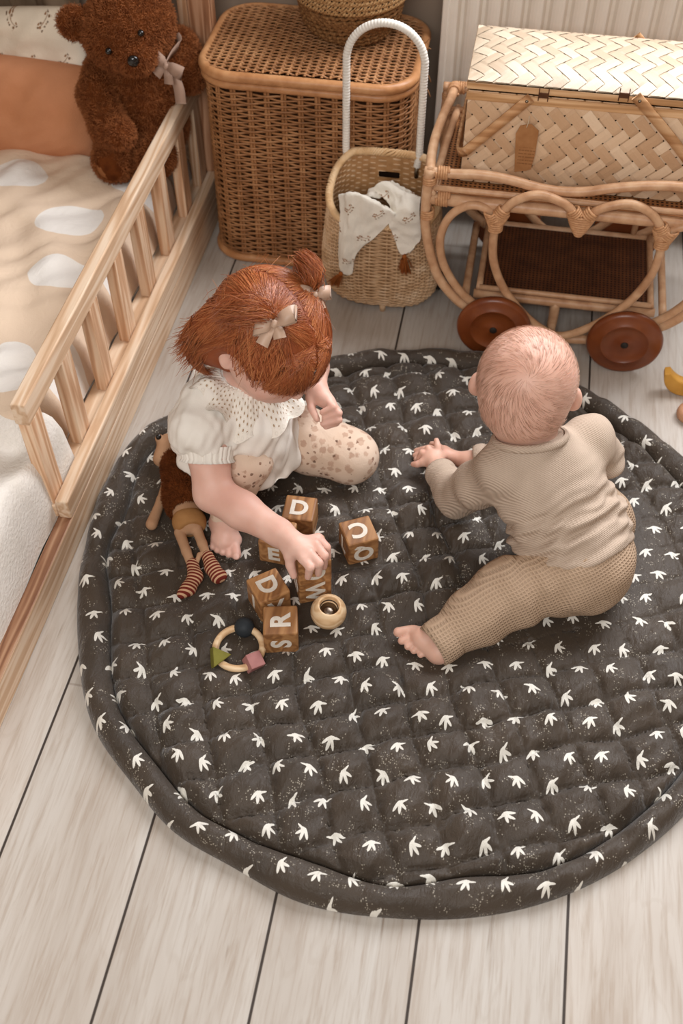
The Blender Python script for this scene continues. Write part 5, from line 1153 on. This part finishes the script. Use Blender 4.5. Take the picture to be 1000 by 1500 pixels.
# ------------------------------------------------------------------ hair
def hair_mat(name, c1, c2, c3, rough=.34):
    t = NT(name, rough, .5); t.color(t.ramp(t.math('ADD', t.math('MULTIPLY', t.sep(t.tc('UV'))[0], .7), t.math('MULTIPLY', t.noise(t.tc(), 40, 2), .3)), [(.15, c1), (.5, c2), (.85, c3)])); t.b.inputs['Anisotropic'].default_value = .4; return t.m
M_hair = hair_mat('copper_hair', '8a4522', 'a85c33', 'c07a4a'); M_hair0 = plain('copper_hair_under', '7a3a1c', '8a4622', .5, .3)
B = Body(gc-.15, gc+.15, .0028); RX, RF, RU = .0855, .1005, .0925
B.ell(gc-gf*.002+gu*.002, (RX, RF, RU), GM, .01)
for s in (1, -1): B.ell(gc+gr*s*.052-gf*.050-gu*.040, (.038, .045, .055), GM, .02)
B.ell(gc-gf*.060-gu*.045, (.058, .038, .060), GM, .02)
B.plane(gc+gf*.062-gu*.004, unit(gf*.72-gu*.70))                                       # hairline over the brow
for s in (1, -1): B.ell(gc+gr*s*.092-gu*.040+gf*.018, (.034, .036, .040), GM, .008, sub=True)
hv = B.mesh(2); hcap = body_part('hair', hv, M_hair0, girl)
pig = [gc+gr*.046*1+gu*.071+gf*.010, gc-gr*.050+gu*.069-gf*.006]
rg = np.random.default_rng(12); S = []; rad = []
cap_bvh = BVHTree.FromPolygons(hv[0].tolist(), hv[1].tolist())
def on_scalp(d, lift=1.0):
    d = unit(d); L = GM.T@d; k = 1/math.sqrt((L[0]/RX)**2+(L[1]/RF)**2+(L[2]/RU)**2)
    hit = cap_bvh.ray_cast(Vector(gc), Vector(d), .2)[3]
    return gc+d*max(k, hit or 0)*lift
ear_d = [unit(gr*s*.072-gu*.026-gf*.004) for s in (1, -1)]
def L2(x, f_, u): return gr*x+gf*f_+gu*u
def slide(path_dirs, lifts): return [on_scalp(d, l) for d, l in zip(path_dirs, lifts)]
n_pts = 10
for i in range(7600):
    s = 1 if rg.uniform() < .56 else -1
    # root along the parting line (front brow -> crown -> nape), or spread over the side
    ph = rg.uniform(-.10, PI*1.02); lat = abs(rg.normal())*.16+.01
    x0 = s*lat; f0, u0 = math.cos(ph), math.sin(ph)
    root = L2(x0, f0, u0); hang = 0
    if ph < .75:      # fringe: falls forward and down to the brow, swept to her left
        e = L2(s*(.12+rg.uniform()*.85)-.2*rg.uniform(), .92+.06*rg.normal(), -.10-.16*rg.uniform()+(.04 if s > 0 else -.08)); m_ = L2(s*(.18+.5*rg.uniform()), .85, .42+.2*rg.uniform())
        ds = spline([unit(root), unit(m_), unit(e)], n_pts); li = 1.0+np.linspace(.004, .030, n_pts)+rg.normal()*.007
    elif rg.uniform() < .55:   # combed into the bunch
        pd = unit(pig[0 if s > 0 else 1]-gc); side = L2(s*rg.uniform(.35, 1.0), rg.normal()*.55, rg.uniform(-.25, .55))
        ds = spline([unit(root) if rg.uniform() < .6 else unit(side), unit(root*.5+pd+rg.normal(size=3)*.04), unit(pd+rg.normal(size=3)*.035)], n_pts); li = 1.0+np.linspace(.0, .05, n_pts)+abs(rg.normal())*.012
    else:             # hangs down the side and back to the nape
        e = L2(s*(.60+.35*rg.uniform()), -.86+.56*rg.uniform()**1.3, -.80-.45*rg.uniform()); m_ = L2(s*(.75+.2*rg.uniform()), math.cos(ph)*.6-.12, .18+.3*rg.uniform())
        ds = spline([unit(root), unit(m_), unit(e)], n_pts); li = 1.0+np.linspace(.004, .040, n_pts)+rg.normal()*.007+.02*math.sin(ph*9)*np.linspace(0, 1, n_pts); hang = 1
    ds = [unit(d) for d in ds]; em = max(float(np.max(np.array(ds)@e_)) for e_ in ear_d)
    if em > .955: continue
    P = np.array([on_scalp(d, l) for d, l in zip(ds, li)])
    P += np.linspace(0, 1, n_pts)[:, None]**2*rg.normal(size=3)*.002+hang*np.linspace(0, 1, n_pts)[:, None]**3*V(0, 0, -.016)
    S.append(P); rad.append(.00058)
# loose ends behind the ear and at the nape
for i in range(520):
    s = 1 if rg.uniform() < .75 else -1; p0 = on_scalp(L2(s*(.75+.15*rg.normal()), -.75+.18*rg.normal(), -.55+.15*rg.normal()), 1.02)
    d = unit(L2(s*(.15+.12*rg.normal()), -.15+.15*rg.normal(), -.6)+V(0, 0, -.6)); Lh = rg.uniform(.02, .05); c_ = unit(rg.normal(size=3))*.012
    S.append(spline([p0, p0+d*Lh*.5+c_*.5, p0+d*Lh+c_+V(0, 0, .004)], n_pts)); rad.append(.0006)
for i in range(70):   # flyaways
    d0 = unit(L2(rg.normal()*.7, rg.normal()*.6-.3, .7+rg.normal()*.3)); p0 = on_scalp(d0, 1.02); t_ = unit(np.cross(d0, rg.normal(size=3))); Lh = rg.uniform(.02, .045)
    S.append(spline([p0, p0+d0*.006+t_*Lh*.5, p0+d0*rg.uniform(.004, .016)+t_*Lh], n_pts)); rad.append(.00035)
part('strands', strands(np.array(S), np.array(rad), .00022), M_hair, hcap)
# bunches
for k, (px, mid, end) in enumerate(((pig[0], pig[0]+gu*.016+gr*.022-gf*.020, pig[0]-gu*.022+gr*.050-gf*.045), (pig[1], pig[1]+gu*.040-gf*.010, pig[1]+gu*.030-gr*.026-gf*.040))):
    T = []; r0 = []
    for i in range(620):
        o = rg.normal(size=3)*.0058; e = rg.normal(size=3)*.0085
        q = [px-gu*.010+o*.7, px+gu*.004+o*.55, mid+o*1.5, (mid+end)/2+V(0, 0, .006)+o*1.4+e*.4, end+e]
        if k == 1: q = [px-gu*.008+o*.7, px+gu*.006+o*.6, mid+o*1.2, mid-gf*.026-gu*.006+o*1.1, end-gu*.012+e*.7]
        T.append(spline(q, n_pts)); r0.append(.0006)
    part('bunch', strands(np.array(T), np.array(r0), .00025), M_hair, hcap)
# bows
M_bowg = plain('beige_satin_ribbon', 'a98a74', 'b89a84', .45, .35, 25)
cam_dir = unit(_C-gc)
bow(pig[0]+gu*.004+gf*.008+cam_dir*.010, unit(V(.85, .35, .25)), unit(V(.05, .75, .62)), cam_dir, 1.0, M_bowg, girl)
bow(pig[1]+gu*.010+gf*.012+cam_dir*.008, unit(V(.75, .5, -.3)), unit(V(-.1, .7, .62)), cam_dir, .82, M_bowg, girl)
# ------------------------------------------------------------------ the baby
baby = thing('person', 'nearly bald baby in a beige ribbed suit sitting with its back turned', 'person', (.19, 1.13, .012))
hb = at(772, 556, .345); hf = unit(V(.05, .985, -.14)); HB = frame(hf, V(.0, 0, 1)); br, bfw, bu = HB[:, 0], HB[:, 1], HB[:, 2]
tR = unit(V(.785, .62, 0)); tF = V(-.62, .785, 0)
NK = at(776, 642, .262); CB = at(802, 706, .178); BE = at(834, 776, .112); PB_ = at(856, 828, .082)
sLf, sRt = at(738, 688, .222), at(862, 644, .218)
elb, wrb = at(667, 727, .068), at(643, 690, .052); mR, eR, wR = at(880, 668, .150), V(.13, 1.335, .09), at(688, 676, .040)
hipL, kL, aL = at(815, 852, .078), at(744, 870, .060), at(664, 926, .038); hipR, kR, aR = V(.222, 1.19, .075), V(.135, 1.325, .055), V(.05, 1.30, .035)
B = Body((-.14, .88, -.004), (.36, 1.42, .46), .0020)
B.ell(hb, (.0700, .083, .076), HB, .01); B.ell(hb+bu*.012-bfw*.012, (.0705, .072, .066), HB, .02); B.ell(hb+bfw*.036-bu*.040, (.052, .050, .044), HB, .025); B.ell(hb-bu*.034-bfw*.022, (.060, .062, .052), HB, .03)
for s in (1, -1):
    B.ell(hb+bfw*.052+br*s*.030-bu*.040, (.026, .022, .024), HB, .015); B.ell(hb+bfw*.082+br*s*.028-bu*.008, (.012, .008, .008), HB, .008, sub=True); B.ell(hb+bfw*.074+br*s*.028-bu*.009, (.011, .009, .009), HB, .003)
    ec = hb+br*s*.0735-bu*.028+bfw*.010; B.ell(ec+br*s*.003, (.0105, .0145, .0205), frame(unit(hf+br*s*-.55), V(0,0,1)), .004); B.ell(ec-bu*.012, (.006, .009, .010), HB, .005); B.ell(ec+br*s*.009+bfw*.006, (.005, .008, .012), HB, .004, sub=True)
B.cone(hb+bfw*.082-bu*.016, hb+bfw*.089-bu*.030, .0055, .008, .008); B.ell(hb+bfw*.078-bu*.052, (.015, .008, .005), HB, .004); B.ell(hb+bfw*.076-bu*.060, (.013, .008, .005), HB, .004)
B.cone(NK-V(0,0,.02), hb-bu*.045-bfw*.008, .043, .048, .022); B.ell(hb-bu*.062-bfw*.030, (.040, .022, .014), HB, .012)   # soft fold at the nape
B.chain([NK-V(0,0,.02), CB, BE, PB_], [.042, .054, .060, .060], .02)
B.chain([CB*.4+sLf*.6, sLf, elb], [.032, .030, .026], .014); B.cone(elb, wrb, .025, .020, .01); B.chain([CB*.4+sRt*.6, sRt, mR, eR, wR], [.032, .030, .028, .026, .0185], .012)
B.chain([hipL, kL, aL], [.048, .040, .026], .015); B.chain([hipR, kR, aR], [.046, .040, .026], .015)
hand(B, wrb, at(634, 674, .052), [at(641, 665, .058), at(632, 664, .058), at(625, 668, .054), at(619, 677, .048)], [at(641, 654, .066), at(627, 657, .060), at(618, 663, .055), at(611, 680, .044)], [at(639, 645, .070), at(621, 664, .045), at(613, 672, .042), at(605, 680, .040)], [at(646, 668, .050), at(652, 664, .044), at(651, 658, .038)], .0060, rp=.0135)
hand(B, wR, at(652, 668, .034), [at(640, 660, .038), at(634, 662, .036), at(630, 667, .032), at(630, 672, .028)], [at(628, 656, .036), at(621, 658, .034), at(618, 664, .030), at(618, 670, .026)], [at(616, 658, .026), at(609, 660, .025), at(607, 667, .023), at(609, 673, .022)], [at(648, 660, .036), at(640, 652, .032), at(632, 650, .028)], .0056, rp=.0125)
an, hl_, ins = at(655, 924, .034), at(642, 953, .026), at(618, 935, .032)
B.cone(aL, an, .025, .0225, .01); B.cone(an, hl_, .020, .0195, .012); B.cone(an, ins, .020, .0155, .012); B.cone(hl_, ins, .018, .014, .012); B.cone(hl_, at(628, 948, .024), .017, .0110, .01); B.cone(ins, at(606, 926, .031), .015, .0100, .008); B.cone(at(606, 926, .030), at(628, 947, .023), .0100, .0085, .006)
for (a_, b_, r_) in (((603, 922, .033), (583, 926, .033), .0082), ((606, 931, .031), (588, 939, .028), .0064), ((612, 936, .029), (597, 947, .026), .0062), ((619, 941, .027), (606, 953, .023), .0060), ((626, 945, .025), (616, 959, .020), .0058)): B.cone(at(*a_), at(*b_), r_*.9, r_, .0008)
B.cone(aR, V(.005, 1.32, .026), .022, .016, .01)
bv_ = B.mesh(2); body_part('body', bv_, M_skinb, baby)
# fine down on the head: whorl at the crown
M_down = hair_mat('fair_down', 'a67c62', 'bb917a', 'd2ab94', .4); rg = np.random.default_rng(8); S = []
crown = unit(bu*.55-bfw*.80)
from mathutils.bvhtree import BVHTree
hd_bvh = BVHTree.FromPolygons(bv_[0].tolist(), bv_[1].tolist())
for i in range(6000):
    d = unit(rg.normal(size=3)); L = HB.T@d
    if L[1] > .45 or L[2] < -.55 or (abs(L[0]) > .75 and L[2] < -.1): continue
    P = []; q = d; t_ = unit(np.cross(crown, q)); flow = unit(unit(q-crown*(q@crown))+t_*.55)
    for k in range(5):
        Lq = HB.T@q; kk = 1/math.sqrt((Lq[0]/.0712)**2+(Lq[1]/.0838)**2+(Lq[2]/.0768)**2); lc, nm_, _, _ = hd_bvh.find_nearest(Vector(hb+q*kk)); P.append(np.array(lc)+np.array(nm_)*(.0003+.0006*k)); q = unit(q+flow*.045+V(0, 0, -.006))
    S.append(P)
part('hair', strands(np.array(S), .00020, .00008), M_down, baby)
# clothes
def rib_mat(name, c1, c2, scale, dirs, strength, dist, waffle=False):
    t = NT(name, .92, .08); v = t.tc()
    a_ = t.math('SINE', t.math('MULTIPLY', t.vm('DOT_PRODUCT', v, tuple(dirs[0])), scale))
    if waffle: a_ = t.math('MAXIMUM', a_, t.math('SINE', t.math('MULTIPLY', t.vm('DOT_PRODUCT', v, tuple(dirs[1])), scale)))
    c = t.ramp(t.noise(v, 16, 2), [(.3, c1), (.7, c2)]); k = t.math('ADD', t.math('MULTIPLY', a_, .07), .95); t.color(t.mix(1.0, c, t.comb(k, k, k), 'MULTIPLY'))
    t.bump(t.math('ADD', a_, t.math('MULTIPLY', t.noise(v, 50, 3), 1.5)), strength, dist); return t.m
spine = unit(CB-PB_)
M_rib = rib_mat('ribbed_beige_jersey', 'bba693', 'c6b19e', 2300, [unit(np.array(tR)*.8+spine*.6)], .5, .0010)
M_waf = rib_mat('beige_waffle_knit', 'b0957c', 'bca188', 1150, [unit(V(.75, .55, .35)), unit(V(-.5, .35, .8))], .7, .0016, True)
TM = np.stack([tR, np.cross(spine, tR), spine], 1)
B = Body((-.10, .90, .0), (.36, 1.42, .34), .0028); waist = PB_*.62+BE*.38
nn = unit(hb-NK)
B.cone(NK-V(0,0,.022), CB, .061, .086, .02, cut=[(NK+nn*.004, nn)]); B.ell(CB, (.088, .072, .080), TM, .03); B.ell(BE, (.0925, .082, .074), TM, .03); B.cone(BE, PB_, .086, .085, .03)
B.plane(waist-spine*.012, unit(-spine+V(0,0,0)))
for pp, rr_, kk in (([CB*.35+sLf*.65, sLf, sLf*.5+elb*.5, elb], [.040, .040, .039, .036], .016), ([elb, wrb], [.037, .027], .012), ([CB*.35+sRt*.65, sRt, mR, eR], [.040, .039, .037, .034], .016), ([eR, wR], [.034, .026], .012)):
    if len(pp) == 2: B.cone(pp[0], pp[1], rr_[0], rr_[1], kk, cut=[(pp[1]-unit(pp[1]-pp[0])*(.004 if pp[1] is wrb else .016), pp[1]-pp[0])])
    else: B.chain(pp, rr_, kk)
sv, sf = B.mesh(2); N = normals(sv, sf)
u_ = (sv-CB)@spine; v_ = (sv-CB)@tR; near = np.exp(-((np.linalg.norm(sv-(elb*.6+wrb*.4), axis=1))/.035)**2)
wr_ = np.exp(-((u_+.075)/.05)**2)
sv = sv+N*(wr_*(.0045*np.sin(u_*190+v_*26+2.2*noise3(sv, 10, 91))+.0025*np.sin(u_*320-v_*45+2*noise3(sv, 12, 92)))+.0022*noise3(sv, 18, 93)+near*.0020*np.sin(((sv-elb)@unit(wrb-elb))*380+noise3(sv, 14, 94)))[:, None]
sh = body_part('shirt', (sv, sf), M_rib, baby)
def ring_band(c, ax, r, h, th, name, mat, par, ex=1.0, xdir=None):
    ax = unit(ax); x = unit(np.cross(ax, V(0, 0, 1))) if xdir is None else unit(np.asarray(xdir)-ax*(np.asarray(xdir)@ax)); y = np.cross(ax, x); a = np.arange(120)*2*PI/120; G = []
    for hh, ro in ((-h, -th), (-h, 0), (-h*.5, th*.5), (0, th*.6), (h*.5, th*.5), (h, 0), (h, -th)): G.append(np.asarray(c)+ax*hh+(x*np.cos(a)[:, None]*ex+y*np.sin(a)[:, None])*(r+ro))
    b = MB(); b.grid(np.array(G), closed_v=True, flip=True); return part(name, b, mat, par)
ring_band(NK+nn*.001, nn, .0575, .006, .004, 'neckband', M_rib, sh); ring_band(wrb-unit(wrb-elb)*.010, wrb-elb, .0272, .010, .003, 'cuff', M_rib, sh); ring_band(wR-unit(wR-eR)*.022, wR-eR, .0268, .010, .003, 'cuff', M_rib, sh)
B = Body((-.06, .88, .0), (.38, 1.42, .24), .0028)
B.ell(PB_+V(-.006, .006, .002), (.088, .076, .074), TM, .03); B.cone(PB_, BE*.75+PB_*.25, .078, .080, .02); B.chain([PB_*.4+hipL*.6, kL, kL*.4+aL*.6, aL], [.062, .055, .047, .0375], .02); B.chain([hipR, kR, aR], [.064, .054, .038], .022)
B.plane(aL+unit(aL-kL)*.006, unit(aL-kL)) if False else None
pv, pf = B.mesh(2); N = normals(pv, pf); dk = np.linalg.norm(pv-(hipL*.5+kL*.5), axis=1)
pv = pv+N*(.0040*np.exp(-(dk/.07)**2)*np.sin(((pv-kL)@unit(hipL-kL))*120+2.5*noise3(pv, 9, 95))+.0022*noise3(pv, 17, 96))[:, None]; pv[:, 2] = np.maximum(pv[:, 2], .013)
pn = body_part('trousers', (pv, pf), M_waf, baby)
ring_band(aL+unit(aL-kL)*.020, aL-kL, .0355, .022, .004, 'cuff', M_waf, pn)
# ------------------------------------------------------------------ soft doll with striped socks lying beside the girl
doll = thing('soft_doll', 'floppy tan cloth doll in a brown fluffy jumper and striped socks lying beside the girl', 'doll', (-.46, 1.12, .014))
M_tan = plain('tan_cotton', 'a17a5c', 'b08a6b', .95, .05, 30, .25, 500, .001); M_short = plain('camel_felt', '94693f', 'a1764b', .95, .05, 40, .3, 500, .001)
d1, d2, d3 = at(258, 680, .040), at(268, 728, .040), at(277, 764, .038)
B = Body((-.60, .90, .0), (-.33, 1.32, .12), .0022)
B.chain([d1, d2, d3], [.020, .026, .024], .012)
B.ell(at(248, 652, .040), (.022, .022, .022), None, .010); B.chain([at(243, 655, .05), at(236, 672, .042)], [.017, .015], .006)
B.chain([at(240, 650, .055), at(233, 642, .062)], [.009, .008], .005); B.chain([at(246, 696, .036), at(236, 733, .028), at(222, 768, .026)], [.0075, .0080, .0105], .006)
B.chain([at(263, 780, .034), at(273, 808, .027), at(282, 832, .025)], [.0098, .0082, .0078], .004); B.chain([at(286, 770, .036), at(296, 796, .030), at(304, 818, .027)], [.0098, .0082, .0078], .004)
B.chain([at(292, 812, .032), at(287, 828, .028)], [.0045, .004], .002)
vd, fd = B.mesh(2); vd[:, 2] = np.maximum(vd[:, 2], .013); body_part('body', (vd, fd), M_tan, doll)
b = MB(); b.lathe([(.0055*math.sin(t), .004*math.cos(t)) for t in np.linspace(PI-.02, .02, 10)], at(232, 640, .069), unit(_C-at(232, 640, .069)), 14, cap=False); part('nose', b, M_eye, doll)
B = Body((-.58, .98, .0), (-.33, 1.30, .12), .0022); B.chain([d1, d2, d2*.45+d3*.55], [.0265, .0315, .0300], .012); B.plane(d2*.45+d3*.55+V(0, 0, 0), unit(d3-d2))
vj, fj = B.mesh(2); vj[:, 2] = np.maximum(vj[:, 2], .0135); j_ = body_part('jumper', (vj, fj), M_plush, doll); part('pile', fur((vj, fj), 9000, .006, (0, -.3, -.2), .0006, 5, .5), fur_mat('chestnut_pile', '54290f', '7c4220'), j_)
B = Body((-.56, .96, .0), (-.33, 1.22, .11), .0022); e_ = unit(d3-d2); B.ell(d3+e_*.001, (.0300, .0275, .027), None, .01); B.plane(d3-e_*.022, -e_); B.plane(d3+e_*.018, e_)
vs_, fs_ = B.mesh(2); vs_[:, 2] = np.maximum(vs_[:, 2], .0135); body_part('shorts', (vs_, fs_), M_short, doll)
def stripe_mat(d, o):
    t = NT('striped_knit', .95, .05); v = t.tc(); k = t.math('FRACT', t.math('DIVIDE', t.vm('DOT_PRODUCT', v, tuple(unit(d))), .0062)); t.color(t.mix(t.sm(t.math('ABSOLUTE', t.math('SUBTRACT', k, .5)), .19, .25), 'c29a78', '6b2a22')); t.bump(t.noise(v, 800, 2), .4, .001); return t.m
for pts, rs in (([at(282, 826, .026), at(286, 845, .025), at(276, 862, .025), at(266, 870, .023)], [.0105, .0118, .0115, .0085]), ([at(304, 815, .028), at(311, 832, .026), at(319, 844, .025), at(325, 843, .025)], [.0105, .0118, .0112, .0085])):
    B = Body(np.min(pts, 0)-.03, np.max(pts, 0)+.03, .0018); B.chain(pts, rs, .008); vq, fq = B.mesh(2); vq[:, 2] = np.maximum(vq[:, 2], .013); body_part('sock', (vq, fq), stripe_mat(pts[-1]-pts[0], 0), doll)
